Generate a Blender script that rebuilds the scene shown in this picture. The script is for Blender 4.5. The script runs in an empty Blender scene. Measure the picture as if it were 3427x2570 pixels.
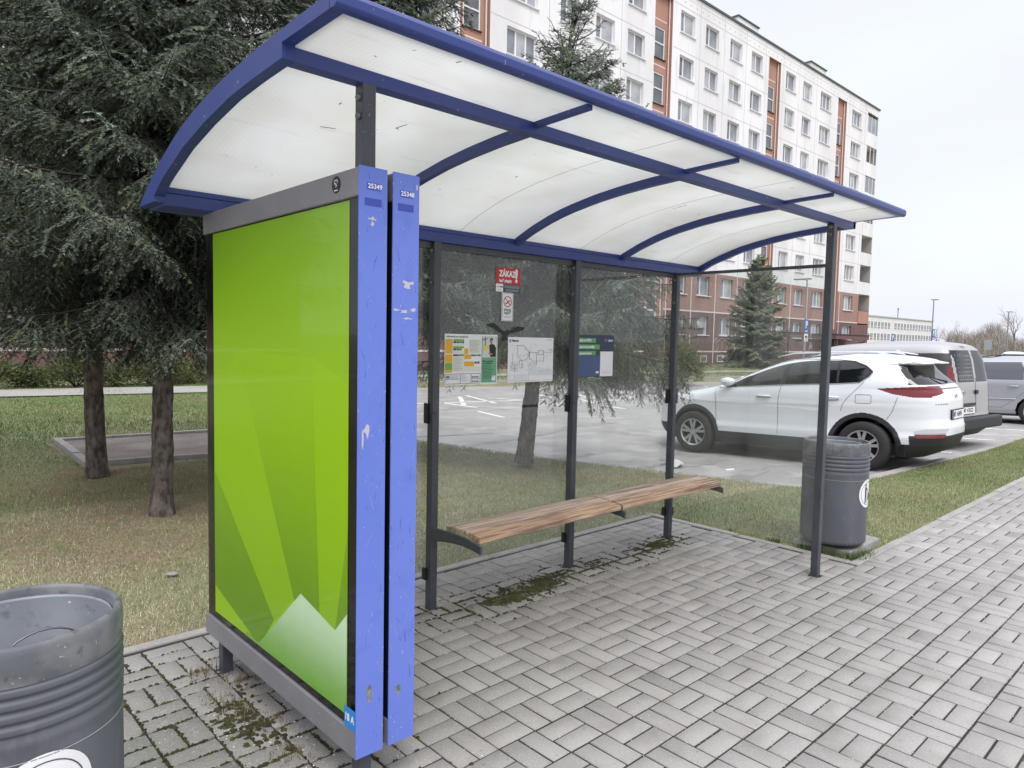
import bpy, bmesh, math, random
import numpy as np
from mathutils import Vector, Matrix
random.seed(7); RNG=np.random.default_rng(11)
C=bpy.context.scene.collection; S=bpy.context.scene
R=math.radians
# ------------------------------------------------------------------ camera
cam=bpy.data.cameras.new('camera'); cam.sensor_width=36; cam.lens=36*2364.41/3427
cam.clip_start=.05; cam.clip_end=3000
co=bpy.data.objects.new('camera',cam); C.objects.link(co); S.camera=co
CP=Vector((-2.43327,-3.27647,1.61524)); yaw,pit,rol=.820164,-.065675,.020426
f=Vector((math.cos(yaw)*math.cos(pit),math.sin(yaw)*math.cos(pit),math.sin(pit)))
r0=Vector((math.sin(yaw),-math.cos(yaw),0)); u0=r0.cross(f)
r1=math.cos(rol)*r0+math.sin(rol)*u0; u1=-math.sin(rol)*r0+math.cos(rol)*u0
co.matrix_world=Matrix(((r1.x,u1.x,-f.x,CP.x),(r1.y,u1.y,-f.y,CP.y),(r1.z,u1.z,-f.z,CP.z),(0,0,0,1)))
# ------------------------------------------------------------------ world, overcast
W=bpy.data.worlds.new('World'); S.world=W; W.use_nodes=True
nt=W.node_tree; nt.nodes.clear()
out=nt.nodes.new('ShaderNodeOutputWorld'); bg=nt.nodes.new('ShaderNodeBackground')
sky=nt.nodes.new('ShaderNodeTexSky'); sky.sky_type='NISHITA'; sky.sun_disc=False
sky.sun_elevation=R(52); sky.sun_rotation=R(200); sky.dust_density=4; sky.air_density=1.0
cl=nt.nodes.new('ShaderNodeTexNoise'); cl.inputs['Scale'].default_value=2.2; cl.inputs['Detail'].default_value=4
tc=nt.nodes.new('ShaderNodeTexCoord'); mp=nt.nodes.new('ShaderNodeMapping'); mp.inputs['Scale'].default_value=(1,1,3)
nt.links.new(tc.outputs['Generated'],mp.inputs['Vector']); nt.links.new(mp.outputs[0],cl.inputs['Vector'])
cr=nt.nodes.new('ShaderNodeValToRGB'); cr.color_ramp.elements[0].position=.3; cr.color_ramp.elements[1].position=.7
cr.color_ramp.elements[0].color=(8.6,8.85,9.9,1); cr.color_ramp.elements[1].color=(9.3,9.7,10.2,1)
nt.links.new(cl.outputs['Fac'],cr.inputs['Fac'])
mx=nt.nodes.new('ShaderNodeMix'); mx.data_type='RGBA'; mx.inputs[0].default_value=.9
nt.links.new(sky.outputs[0],mx.inputs[6]); nt.links.new(cr.outputs[0],mx.inputs[7])
# overcast sky: even near the horizon, brighter towards the zenith
sxy=nt.nodes.new('ShaderNodeSeparateXYZ'); nt.links.new(tc.outputs['Generated'],sxy.inputs[0])
zr=nt.nodes.new('ShaderNodeMapRange'); zr.interpolation_type='SMOOTHSTEP'; zr.inputs[1].default_value=.40; zr.inputs[2].default_value=1.0; zr.inputs[3].default_value=1.0; zr.inputs[4].default_value=2.3
nt.links.new(sxy.outputs[2],zr.inputs[0])
vm=nt.nodes.new('ShaderNodeVectorMath'); vm.operation='SCALE'; nt.links.new(mx.outputs[2],vm.inputs[0]); nt.links.new(zr.outputs[0],vm.inputs['Scale'])
nt.links.new(vm.outputs[0],bg.inputs['Color']); bg.inputs['Strength'].default_value=.104
nt.links.new(bg.outputs[0],out.inputs['Surface'])
sl=bpy.data.lights.new('sun','SUN'); sl.energy=1.5; sl.angle=R(22); sl.color=(1,.97,.93)
so=bpy.data.objects.new('sun',sl); C.objects.link(so)
sd=Vector((-.42,-.62,1.0)).normalized(); so.rotation_euler=sd.to_track_quat('Z','Y').to_euler()
vs=S.view_settings; vs.view_transform='Standard'; vs.look='None'; vs.exposure=0.1; vs.gamma=1; vs.use_curve_mapping=False
S.cycles.max_bounces=8; S.cycles.transparent_max_bounces=16
# ------------------------------------------------------------------ helpers
def lin(r,g,b):
    return tuple(((c/255)/12.92 if c/255<=.04045 else ((c/255+.055)/1.055)**2.4) for c in (r,g,b))
MATS={}
def mat(name,col,rough=.6,metal=0,spec=.5,var=None,bump=None,attr=False,coat=0,stretch=None):
    """var: list of (scale, lo, hi, colour, strength[,detail]); bump: (scale,strength,dist)"""
    if name in MATS: return MATS[name]
    m=bpy.data.materials.new(name); m.use_nodes=True; t=m.node_tree; b=t.nodes['Principled BSDF']
    b.inputs['Roughness'].default_value=rough; b.inputs['Metallic'].default_value=metal
    b.inputs['Specular IOR Level'].default_value=spec
    if coat: b.inputs['Coat Weight'].default_value=coat; b.inputs['Coat Roughness'].default_value=.05
    cn=t.nodes.new('ShaderNodeTexCoord'); vec=cn.outputs['Object']
    if stretch:
        mpn=t.nodes.new('ShaderNodeMapping'); mpn.inputs['Scale'].default_value=stretch
        t.links.new(vec,mpn.inputs[0]); vec=mpn.outputs[0]
    if attr:
        a=t.nodes.new('ShaderNodeAttribute'); a.attribute_name='Col'; cur=a.outputs['Color']
    else:
        rgb=t.nodes.new('ShaderNodeRGB'); rgb.outputs[0].default_value=(*col,1); cur=rgb.outputs[0]
    for v in (var or []):
        sc,lo,hi,c2,st=v[:5]
        n=t.nodes.new('ShaderNodeTexNoise'); n.inputs['Scale'].default_value=sc; n.inputs['Detail'].default_value=v[5] if len(v)>5 else 5
        t.links.new(vec,n.inputs['Vector'])
        mr=t.nodes.new('ShaderNodeMapRange'); mr.inputs[1].default_value=lo; mr.inputs[2].default_value=hi; mr.inputs[3].default_value=0; mr.inputs[4].default_value=st
        t.links.new(n.outputs['Fac'],mr.inputs[0])
        mm=t.nodes.new('ShaderNodeMix'); mm.data_type='RGBA'; t.links.new(mr.outputs[0],mm.inputs[0]); t.links.new(cur,mm.inputs[6]); mm.inputs[7].default_value=(*c2,1)
        cur=mm.outputs[2]
    t.links.new(cur,b.inputs['Base Color'])
    if bump:
        n=t.nodes.new('ShaderNodeTexNoise'); n.inputs['Scale'].default_value=bump[0]; n.inputs['Detail'].default_value=6
        t.links.new(vec,n.inputs['Vector'])
        bn=t.nodes.new('ShaderNodeBump'); bn.inputs['Strength'].default_value=bump[1]; bn.inputs['Distance'].default_value=bump[2]
        t.links.new(n.outputs['Fac'],bn.inputs['Height']); t.links.new(bn.outputs[0],b.inputs['Normal'])
    MATS[name]=m; return m
class MB:
    def __init__(s): s.v=[]; s.f=[]; s.m=[]
    def add(s,vs,fs,mi=0):
        o=len(s.v); s.v+= [tuple(v) for v in vs]; s.f+=[tuple(i+o for i in q) for q in fs]; s.m+=[mi]*len(fs)
    def box(s,x0,x1,y0,y1,z0,z1,mi=0):
        s.add([(x0,y0,z0),(x1,y0,z0),(x1,y1,z0),(x0,y1,z0),(x0,y0,z1),(x1,y0,z1),(x1,y1,z1),(x0,y1,z1)],
              [(3,2,1,0),(4,5,6,7),(0,1,5,4),(1,2,6,5),(2,3,7,6),(3,0,4,7)],mi)
    def prism(s,poly,fn,a,b,mi=0):
        """poly 2d points, fn(p,q,t)->xyz, extruded t from a to b"""
        n=len(poly); s.add([fn(p[0],p[1],a) for p in poly]+[fn(p[0],p[1],b) for p in poly],
            [tuple(range(n-1,-1,-1)),tuple(range(n,2*n))]+[(i,(i+1)%n,n+(i+1)%n,n+i) for i in range(n)],mi)
    def strip(s,la,lb,fn,a,b,mi=0):
        """band between two polylines la, lb (same length), extruded a..b"""
        for i in range(len(la)-1): s.prism([la[i],la[i+1],lb[i+1],lb[i]],fn,a,b,mi)
    def tube(s,pts,r,n=6,cap=True,mi=0):
        pts=[Vector([float(c) for c in p]) for p in pts]; rr=[float(q) for q in r] if isinstance(r,(list,tuple)) else [float(r)]*len(pts)
        vs=[];fs=[]
        up=Vector((0,0,1))
        for i,p in enumerate(pts):
            d=(pts[min(i+1,len(pts)-1)]-pts[max(i-1,0)])
            d=d.normalized() if d.length>1e-9 else Vector((0,0,1))
            a=d.cross(up); a=a.normalized() if a.length>1e-3 else d.cross(Vector((1,0,0))).normalized()
            b=a.cross(d)
            for k in range(n):
                t=2*math.pi*k/n; vs.append(p+rr[i]*(math.cos(t)*a+math.sin(t)*b))
        for i in range(len(pts)-1):
            for k in range(n):
                fs.append((i*n+k,i*n+(k+1)%n,(i+1)*n+(k+1)%n,(i+1)*n+k))
        if cap: fs+= [tuple(range(n-1,-1,-1)),tuple(range((len(pts)-1)*n,len(pts)*n))]
        s.add(vs,fs,mi)
    def lathe(s,prof,n=48,axis=None,mi=0):
        """prof (r,z); axis fn(x,y,z)->xyz"""
        ax=axis or (lambda x,y,z:(x,y,z)); vs=[];fs=[]
        for r_,z in prof:
            for k in range(n):
                t=2*math.pi*k/n; vs.append(ax(r_*math.cos(t),r_*math.sin(t),z))
        for i in range(len(prof)-1):
            for k in range(n): fs.append((i*n+k,i*n+(k+1)%n,(i+1)*n+(k+1)%n,(i+1)*n+k))
        s.add(vs,fs,mi)
    def build(s,name,m,parent=None,smooth=False,bevel=0,loc=None):
        me=bpy.data.meshes.new(name); me.from_pydata(s.v,[],s.f)
        ms=m if isinstance(m,(list,tuple)) else [m]
        for k in ms: me.materials.append(k)
        if len(ms)>1: me.polygons.foreach_set('material_index',s.m)
        if smooth: me.polygons.foreach_set('use_smooth',[True]*len(me.polygons))
        me.update()
        o=bpy.data.objects.new(name,me); C.objects.link(o)
        if parent: o.parent=parent
        if loc: o.location=loc
        if bevel:
            bv=o.modifiers.new('bevel','BEVEL'); bv.width=bevel; bv.segments=2; bv.limit_method='ANGLE'; bv.angle_limit=R(40)
        return o
def tag(o,label=None,cat=None,group=None,kind=None):
    if label: o['label']=label
    if cat: o['category']=cat
    if group: o['group']=group
    if kind: o['kind']=kind
    return o
def thing(name,label,cat,loc=(0,0,0),rz=0,group=None):
    o=bpy.data.objects.new(name,None); C.objects.link(o); o.location=loc; o.rotation_euler=(0,0,rz); o.empty_display_size=.2
    return tag(o,label,cat,group)
def kids(o): return [c for c in o.children]
def copy_tree(o,parent=None):
    c=o.copy(); C.objects.link(c)
    if parent: c.parent=parent
    for k in list(o.children): copy_tree(k,c)
    return c
def mesh_np(name,V,F,m,parent=None,col=None,smooth=False,nor=None):
    """V (n,3), F (k,3|4) arrays; col (n,3)"""
    me=bpy.data.meshes.new(name); n=len(V); k,q=F.shape
    me.vertices.add(n); me.vertices.foreach_set('co',np.ascontiguousarray(V,dtype=np.float32).ravel())
    me.loops.add(k*q); me.loops.foreach_set('vertex_index',np.ascontiguousarray(F,dtype=np.int32).ravel())
    me.polygons.add(k); me.polygons.foreach_set('loop_start',np.arange(0,k*q,q,dtype=np.int32))
    if smooth: me.polygons.foreach_set('use_smooth',np.ones(k,dtype=bool))
    if col is not None:
        a=me.color_attributes.new('Col','FLOAT_COLOR','POINT'); c4=np.ones((n,4),dtype=np.float32); c4[:,:3]=col
        a.data.foreach_set('color',c4.ravel())
    me.update(calc_edges=True); me.materials.append(m)
    if nor is not None: me.normals_split_custom_set_from_vertices(nor)
    o=bpy.data.objects.new(name,me); C.objects.link(o)
    if parent: o.parent=parent
    return o
DG=None
def text_mesh(body,size,align='LEFT',bold=0.0,ext=.0004,sx=1.0):
    cu=bpy.data.curves.new('lettering','FONT'); cu.body=body; cu.size=size; cu.extrude=ext; cu.offset=bold*size; cu.align_x=align; cu.align_y='CENTER'
    cu.resolution_u=3
    o=bpy.data.objects.new('lettering',cu); C.objects.link(o)
    dg=bpy.context.evaluated_depsgraph_get(); me=bpy.data.meshes.new_from_object(o.evaluated_get(dg))
    C.objects.unlink(o); bpy.data.objects.remove(o); bpy.data.curves.remove(cu)
    if sx!=1:
        for v in me.vertices: v.co.x*=sx
    me.materials.clear(); return me
def text(body,size,pos,right,up,m,parent,name='lettering',align='LEFT',bold=.015,sx=1.0):
    me=text_mesh(body,size,align,bold,sx=sx); me.materials.append(m)
    o=bpy.data.objects.new(name,me); C.objects.link(o); o.parent=parent
    rx=Vector(right).normalized(); uy=Vector(up).normalized(); n=rx.cross(uy)
    o.matrix_local=Matrix(((rx.x,uy.x,n.x,pos[0]),(rx.y,uy.y,n.y,pos[1]),(rx.z,uy.z,n.z,pos[2]),(0,0,0,1)))
    return o
XZ=lambda a,b,t:(a,t,b)
YZ=lambda a,b,t:(t,a,b)
XY=lambda a,b,t:(a,b,t)
def sstep(a,b,x):
    t=np.clip((x-a)/(b-a),0,1); return t*t*(3-2*t)
# ------------------------------------------------------------------ materials
m_post=mat('anthracite_paint',lin(64,67,75),.42,var=[(7,.45,.75,lin(84,87,95),.5),(60,.68,.72,lin(140,142,148),.5)],bump=(40,.05,.002))
m_blue=mat('blue_paint',lin(45,62,126),.36,var=[(3,.4,.75,lin(58,70,134),.6),(45,.70,.73,lin(170,175,200),.5)],bump=(30,.05,.002))
m_bluelight=mat('blue_strip_paint',lin(98,120,206),.5,var=[(2.5,.35,.7,lin(110,130,212),.7),(11,.55,.8,lin(84,102,184),.5),(55,.76,.77,lin(225,225,235),.85),(38,.26,.25,lin(40,48,90),.8)])
m_grey=mat('grey_aluminium',lin(128,126,130),.45,spec=.4,var=[(5,.4,.7,lin(112,110,115),.6),(90,.69,.71,lin(205,205,205),.8)])
m_black=mat('black_rubber',lin(22,22,24),.5)
m_gloss=mat('black_gloss',lin(14,14,16),.12,spec=.25)
m_steel=mat('bolt_steel',lin(120,120,122),.35,metal=.8)
m_white=mat('white_sign',lin(232,232,234),.5)
m_red=mat('sign_red',lin(190,36,44),.45)
m_navy=mat('sign_navy',lin(42,52,80),.4)
m_ink=mat('printed_ink',lin(60,62,66),.6)
m_greyink=mat('pale_ink',lin(170,172,175),.6)
m_green=mat('poster_green',lin(104,166,130),.5)
m_glime=mat('label_green',lin(120,170,60),.5)
m_gmid=mat('strip_green',lin(96,160,96),.5)
m_amber=mat('poster_amber',lin(228,172,40),.5)
m_indigo=mat('poster_indigo',lin(58,66,120),.5)
def glass_mat():
    m=bpy.data.materials.new('shelter_glass'); m.use_nodes=True; t=m.node_tree; t.nodes.clear()
    o=t.nodes.new('ShaderNodeOutputMaterial'); tr=t.nodes.new('ShaderNodeBsdfTransparent'); tr.inputs[0].default_value=(.945,.965,.955,1)
    gl=t.nodes.new('ShaderNodeBsdfGlossy'); gl.inputs['Roughness'].default_value=.02
    df=t.nodes.new('ShaderNodeBsdfDiffuse'); df.inputs[0].default_value=(.75,.77,.78,1)
    n=t.nodes.new('ShaderNodeTexNoise'); n.inputs['Scale'].default_value=3; n.inputs['Detail'].default_value=6
    cn=t.nodes.new('ShaderNodeTexCoord'); t.links.new(cn.outputs['Object'],n.inputs['Vector'])
    mr=t.nodes.new('ShaderNodeMapRange'); mr.inputs[1].default_value=.3; mr.inputs[2].default_value=.75; mr.inputs[3].default_value=.025; mr.inputs[4].default_value=.075
    t.links.new(n.outputs['Fac'],mr.inputs[0])
    m1=t.nodes.new('ShaderNodeMixShader'); t.links.new(mr.outputs[0],m1.inputs[0]); t.links.new(tr.outputs[0],m1.inputs[1]); t.links.new(df.outputs[0],m1.inputs[2])
    lw=t.nodes.new('ShaderNodeLayerWeight'); lw.inputs[0].default_value=.5
    pw=t.nodes.new('ShaderNodeMath'); pw.operation='POWER'; t.links.new(lw.outputs['Facing'],pw.inputs[0]); pw.inputs[1].default_value=5
    fr=t.nodes.new('ShaderNodeMath'); fr.operation='MULTIPLY_ADD'; t.links.new(pw.outputs[0],fr.inputs[0]); fr.inputs[1].default_value=.8; fr.inputs[2].default_value=.035
    m2=t.nodes.new('ShaderNodeMixShader'); t.links.new(fr.outputs[0],m2.inputs[0]); t.links.new(m1.outputs[0],m2.inputs[1]); t.links.new(gl.outputs[0],m2.inputs[2])
    t.links.new(m2.outputs[0],o.inputs['Surface']); return m
m_glass=glass_mat()
def clear_glass():
    m=bpy.data.materials.new('case_glazing'); m.use_nodes=True; t=m.node_tree; t.nodes.clear()
    o=t.nodes.new('ShaderNodeOutputMaterial'); tr=t.nodes.new('ShaderNodeBsdfTransparent'); tr.inputs[0].default_value=(.94,.96,.95,1)
    gl=t.nodes.new('ShaderNodeBsdfGlossy'); gl.inputs['Roughness'].default_value=.03
    lw=t.nodes.new('ShaderNodeLayerWeight'); lw.inputs[0].default_value=.5; pw=t.nodes.new('ShaderNodeMath'); pw.operation='POWER'; t.links.new(lw.outputs['Facing'],pw.inputs[0]); pw.inputs[1].default_value=5
    fr=t.nodes.new('ShaderNodeMath'); fr.operation='MULTIPLY_ADD'; t.links.new(pw.outputs[0],fr.inputs[0]); fr.inputs[1].default_value=.35; fr.inputs[2].default_value=.018
    mx=t.nodes.new('ShaderNodeMixShader'); t.links.new(fr.outputs[0],mx.inputs[0]); t.links.new(tr.outputs[0],mx.inputs[1]); t.links.new(gl.outputs[0],mx.inputs[2]); t.links.new(mx.outputs[0],o.inputs['Surface']); return m
m_clear=clear_glass()
def roof_mat():
    m=bpy.data.materials.new('opal_roof_sheet'); m.use_nodes=True; t=m.node_tree; t.nodes.clear()
    o=t.nodes.new('ShaderNodeOutputMaterial'); tr=t.nodes.new('ShaderNodeBsdfTranslucent'); df=t.nodes.new('ShaderNodeBsdfDiffuse')
    cn=t.nodes.new('ShaderNodeTexCoord'); n=t.nodes.new('ShaderNodeTexNoise'); n.inputs['Scale'].default_value=2.5; n.inputs['Detail'].default_value=8; n.inputs['Distortion'].default_value=.6
    t.links.new(cn.outputs['Object'],n.inputs['Vector'])
    r_=t.nodes.new('ShaderNodeValToRGB'); e=r_.color_ramp.elements; e[0].position=.28; e[1].position=.62
    e[0].color=(.79,.785,.74,1); e[1].color=(.85,.852,.838,1); t.links.new(n.outputs['Fac'],r_.inputs[0])
    w=t.nodes.new('ShaderNodeTexWave'); w.inputs['Scale'].default_value=16; w.bands_direction='X'; t.links.new(cn.outputs['Object'],w.inputs['Vector'])
    mr=t.nodes.new('ShaderNodeMapRange'); mr.inputs[3].default_value=.972; mr.inputs[4].default_value=1.0; t.links.new(w.outputs['Fac'],mr.inputs[0])
    n2=t.nodes.new('ShaderNodeTexNoise'); n2.inputs['Scale'].default_value=1; n2.inputs['Detail'].default_value=6
    mp2=t.nodes.new('ShaderNodeMapping'); mp2.inputs['Scale'].default_value=(3,22,3); mp2.inputs['Rotation'].default_value=(0,0,R(62)); t.links.new(cn.outputs['Object'],mp2.inputs[0]); t.links.new(mp2.outputs[0],n2.inputs['Vector'])
    mr2=t.nodes.new('ShaderNodeMapRange'); mr2.inputs[1].default_value=.62; mr2.inputs[2].default_value=.8; mr2.inputs[3].default_value=1; mr2.inputs[4].default_value=.88; t.links.new(n2.outputs['Fac'],mr2.inputs[0])
    mu=t.nodes.new('ShaderNodeMath'); mu.operation='MULTIPLY'; t.links.new(mr.outputs[0],mu.inputs[0]); t.links.new(mr2.outputs[0],mu.inputs[1])
    sc=t.nodes.new('ShaderNodeVectorMath'); sc.operation='SCALE'; t.links.new(r_.outputs[0],sc.inputs[0]); t.links.new(mu.outputs[0],sc.inputs['Scale'])
    t.links.new(sc.outputs[0],tr.inputs[0]); t.links.new(sc.outputs[0],df.inputs[0])
    mx=t.nodes.new('ShaderNodeMixShader'); mx.inputs[0].default_value=.24; t.links.new(tr.outputs[0],mx.inputs[1]); t.links.new(df.outputs[0],mx.inputs[2])
    gl=t.nodes.new('ShaderNodeBsdfGlossy'); gl.inputs['Roughness'].default_value=.15
    m2=t.nodes.new('ShaderNodeMixShader'); m2.inputs[0].default_value=.03; t.links.new(mx.outputs[0],m2.inputs[1]); t.links.new(gl.outputs[0],m2.inputs[2])
    t.links.new(m2.outputs[0],o.inputs['Surface']); return m
m_roof=roof_mat()
# ------------------------------------------------------------------ bus shelter
SH=thing('bus_shelter','open glass bus shelter with blue frame and curved opal roof standing on the paving','bus shelter',(0,0,0))
sp=1.2039
def post(x0,y0,h,bolts):
    b=MB(); b.box(x0,x0+.05,y0,y0+.05,0,h); o=b.build('post',m_post,SH,bevel=.004)
    for z in bolts:
        q=MB(); q.lathe([(0,-.012),(.008,-.012),(.0125,-.006),(.0125,0),(.013,.002)],12,axis=lambda a,c,d:(x0+d,y0+.022+a,z+c)); q.build('bolt',m_steel,o)
    return o
for k in (-1,0,1,2): post(k*sp,0,2.152,(2.10,1.92) if k>=0 else ())
P0=post(-sp,-1.225,2.43,(2.385,2.325)); P3=post(2*sp,-1.225,2.43,(2.40,2.35))
for (x,y) in [(-sp,-1.225),(-sp,0),(0,0),(sp,0),(2*sp,0),(2*sp,-1.225)]: pass
b=MB(); b.box(-1.44,2.757,-1.225,-1.172,2.426,2.476); b.build('roof_beam',m_blue,SH,bevel=.003)
b=MB(); b.box(-1.438,2.722,.0,.205,2.152,2.206); b.box(-1.4375,2.7215,.001,.06,2.2065,2.232); b.build('gutter_beam',m_blue,SH,bevel=.004)
b=MB(); b.box(-1.15,2.42,.028,.05,2.118,2.151); b.build('glass_rail',m_post,SH)
OUT=[(.213,2.165),(.182,2.183),(.08,2.242),(-.03,2.292),(-.15,2.342),(-.278,2.385),(-.371,2.411),(-.471,2.433),(-.644,2.464),(-.823,2.486),(-1.012,2.502),(-1.188,2.511),(-1.353,2.517),(-1.439,2.520),(-1.549,2.523)]
oy=np.array([p[0] for p in OUT])[::-1]; oz=np.array([p[1] for p in OUT])[::-1]
def topz(y): return float(np.interp(y,oy,oz))
INN=[(.042,2.166),(-.108,2.241),(-.361,2.323),(-.594,2.372),(-.821,2.406),(-1.011,2.42),(-1.137,2.425),(-1.225,2.429)]
iy=np.array([p[0] for p in INN])[::-1]; iz=np.array([p[1] for p in INN])[::-1]
def innz(y): return float(np.interp(y,iy,iz))
ysm=np.linspace(.0,-1.225,28)
fasp=[(.213,2.163)]+[(y,topz(y)) for y in np.linspace(.2,0,6)]
for x0,x1 in ((-1.479,-1.438),(2.722,2.760)):
    b=MB()
    b.prism([(.213,2.163),(.182,2.183),(.08,2.242),(0,topz(0)),(0,2.163)],YZ,x0,x1)
    la=[(y,topz(y)) for y in ysm]; lb=[(y,max(2.163,innz(y)) if y<.042 else 2.163) for y in ysm]
    b.strip(la,lb,YZ,x0,x1)
    yf=np.linspace(-1.225,-1.509,6)
    b.strip([(y,topz(y)) for y in yf],[(y,np.interp(y,[-1.545,-1.225],[2.480,2.474])) for y in yf],YZ,x0,x1)
    o=b.build('roof_arch',m_blue,SH)
    bmm=bmesh.new(); bmm.from_mesh(o.data); bmesh.ops.remove_doubles(bmm,verts=bmm.verts,dist=.0005); bmesh.ops.recalc_face_normals(bmm,faces=bmm.faces); bmm.to_mesh(o.data); bmm.free()
b=MB(); b.prism([(-1.510,2.478),(-1.539,2.476),(-1.549,2.485),(-1.551,2.509),(-1.544,2.523),(-1.530,2.528),(-1.510,2.526)],YZ,-1.4795,2.7605); b.build('front_gutter',m_blue,SH,smooth=False,bevel=.003)
SHE=.034
for xr in (-.42,.64,1.70):
    b=MB(); ys=np.linspace(.0,-1.175,26)
    b.strip([(y,topz(y)-SHE-.009) for y in ys],[(y,topz(y)-SHE-.052) for y in ys],YZ,xr-.016,xr+.016)
    b.strip([(y,topz(y)-SHE-.009) for y in (-1.226,-1.4,-1.509)],[(y,topz(y)-SHE-.028) for y in (-1.226,-1.4,-1.509)],YZ,xr-.014,xr+.014)
    b.build('roof_rib',m_blue,SH)
bays=[-1.437,-.42,.64,1.70,2.721]
for i in range(4):
    ys=np.linspace(.03,-1.53,40); vs=[];fs=[]
    x0,x1=bays[i]+.001,bays[i+1]-.001
    b=MB(); b.strip([(y,topz(y)-SHE) for y in ys],[(y,topz(y)-SHE-.008) for y in ys],YZ,x0,x1)
    o=b.build('roof_panel',m_roof,SH,smooth=False)
    bmm=bmesh.new(); bmm.from_mesh(o.data); bmesh.ops.remove_doubles(bmm,verts=bmm.verts,dist=.0003)
    # drop inner end faces left by the strip
    kill=[fc for fc in bmm.faces if abs(fc.normal.x)<.3 and abs(fc.calc_center_median().z-(topz(fc.calc_center_median().y)-SHE-.004))<.0025 and len(fc.verts)==4 and abs(fc.calc_center_median().y-.03)>.001 and abs(fc.calc_center_median().y+1.53)>.001 and (max(v.co.x for v in fc.verts)-min(v.co.x for v in fc.verts))>.5]
    bmesh.ops.delete(bmm,geom=kill,context='FACES'); bmesh.ops.recalc_face_normals(bmm,faces=bmm.faces)
    for fc in bmm.faces: fc.smooth=True
    bmm.to_mesh(o.data); bmm.free()
    if i>0:
        xm=(x0+x1)/2+.08; s_=MB(); s_.tube([(xm,y,topz(y)-SHE-.0082) for y in np.linspace(.02,-1.51,24)],.0011,5); s_.build('panel_seam',mat('seam_dirt',lin(168,164,150),.8),o)
# dirt on the near panel
m_dirt=mat('roof_dirt',lin(80,76,66),.9)
def panel_pt(x,y): return (x,y,topz(y)-SHE-.0086)
d=MB()
for k in range(46):
    x=RNG.uniform(-1.38,2.6); y=RNG.uniform(-1.5,-.05); a=RNG.uniform(0,6.28); L=RNG.choice([.004,.006,.01,.03,.05],p=[.35,.3,.2,.1,.05]); w=min(L*.3,.0028)
    c=[(L*math.cos(a)-w*math.sin(a),L*math.sin(a)+w*math.cos(a)),(-L*math.cos(a)-w*math.sin(a),-L*math.sin(a)+w*math.cos(a)),(-L*math.cos(a)+w*math.sin(a),-L*math.sin(a)-w*math.cos(a)),(L*math.cos(a)+w*math.sin(a),L*math.sin(a)-w*math.cos(a))]
    d.add([panel_pt(x+p,y+q) for p,q in c],[(0,1,2,3)])
for (y0,x0,y1,x1) in []:
    for k in range(9):
        t=k/8; x=x0+(x1-x0)*t+RNG.normal(0,.004); y=y0+(y1-y0)*t; d.add([panel_pt(x-.005,y-.002),panel_pt(x+.007,y-.002),panel_pt(x+.006,y+.002),panel_pt(x-.006,y+.003)],[(0,1,2,3)])
d.build('dirt_specks',m_dirt,SH)['kind']='stuff'
# glass
for k in range(3):
    x0=(k-1)*sp+.03; x1=k*sp+.022
    for z0,z1 in ((.2,1.155),(1.175,2.13)):
        b=MB(); b.box(x0,x1,.052,.060,z0,z1); b.build('glass_pane',m_glass,SH)
for z0,z1 in ((.2,1.155),(1.175,2.135)):
    b=MB(); b.box(2.430,2.438,-1.172,-.003,z0,z1); b.build('glass_pane',m_glass,SH)
b=MB(); b.box(2.418,2.452,-1.174,-.001,2.137,2.158); b.build('end_rail',m_post,SH,bevel=.002)
for x in (0,sp,2*sp):
    for z in (1.107,.18):
        b=MB(); b.box(x-.016,x-.001,.03,.066,z,z+.118 if z>1 else z+.07); b.build('glass_clamp',m_black,SH,bevel=.003)
for z in (1.107,.18):
    b=MB(); b.box(2*sp+.051,2*sp+.068,.0,.045,z,z+.118 if z>1 else z+.07); b.build('glass_clamp',m_black,SH,bevel=.003)
for x,y in ((0,0),(sp,0),(2*sp,-1.225)):
    b=MB(); b.lathe([(0,-.003),(.007,-.003),(.007,.001)],10,axis=lambda p,q,d:(x+.012+p if y==0 else x-d-.0005,y-.0005-d*.1 if y==0 else y+.03+p,1.17+q)); b.build('bolt',m_black,SH)
# ------------------------------------------------------------------ poster cases
def grad_mat(name,c0,c1,z0,z1):
    m=bpy.data.materials.new(name); m.use_nodes=True; t=m.node_tree; b=t.nodes['Principled BSDF']; b.inputs['Roughness'].default_value=.3; b.inputs['Specular IOR Level'].default_value=.3
    cn=t.nodes.new('ShaderNodeTexCoord'); sx=t.nodes.new('ShaderNodeSeparateXYZ'); t.links.new(cn.outputs['Object'],sx.inputs[0])
    mr=t.nodes.new('ShaderNodeMapRange'); mr.inputs[1].default_value=z0; mr.inputs[2].default_value=z1; mr.interpolation_type='SMOOTHSTEP'; t.links.new(sx.outputs[2],mr.inputs[0])
    n=t.nodes.new('ShaderNodeTexNoise'); n.inputs['Scale'].default_value=9; n.inputs['Detail'].default_value=5; t.links.new(cn.outputs['Object'],n.inputs['Vector'])
    ma=t.nodes.new('ShaderNodeMath'); ma.operation='MULTIPLY_ADD'; t.links.new(n.outputs['Fac'],ma.inputs[0]); ma.inputs[1].default_value=.16; ma.inputs[2].default_value=-.08
    ad=t.nodes.new('ShaderNodeMath'); ad.operation='ADD'; ad.use_clamp=True; t.links.new(mr.outputs[0],ad.inputs[0]); t.links.new(ma.outputs[0],ad.inputs[1])
    mm=t.nodes.new('ShaderNodeMix'); mm.data_type='RGBA'; t.links.new(ad.outputs[0],mm.inputs[0]); mm.inputs[6].default_value=(*c0,1); mm.inputs[7].default_value=(*c1,1)
    t.links.new(mm.outputs[2],b.inputs['Base Color']); return m
pA=grad_mat('poster_print',lin(156,200,0),lin(138,182,8),1.2,2.05)
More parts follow.
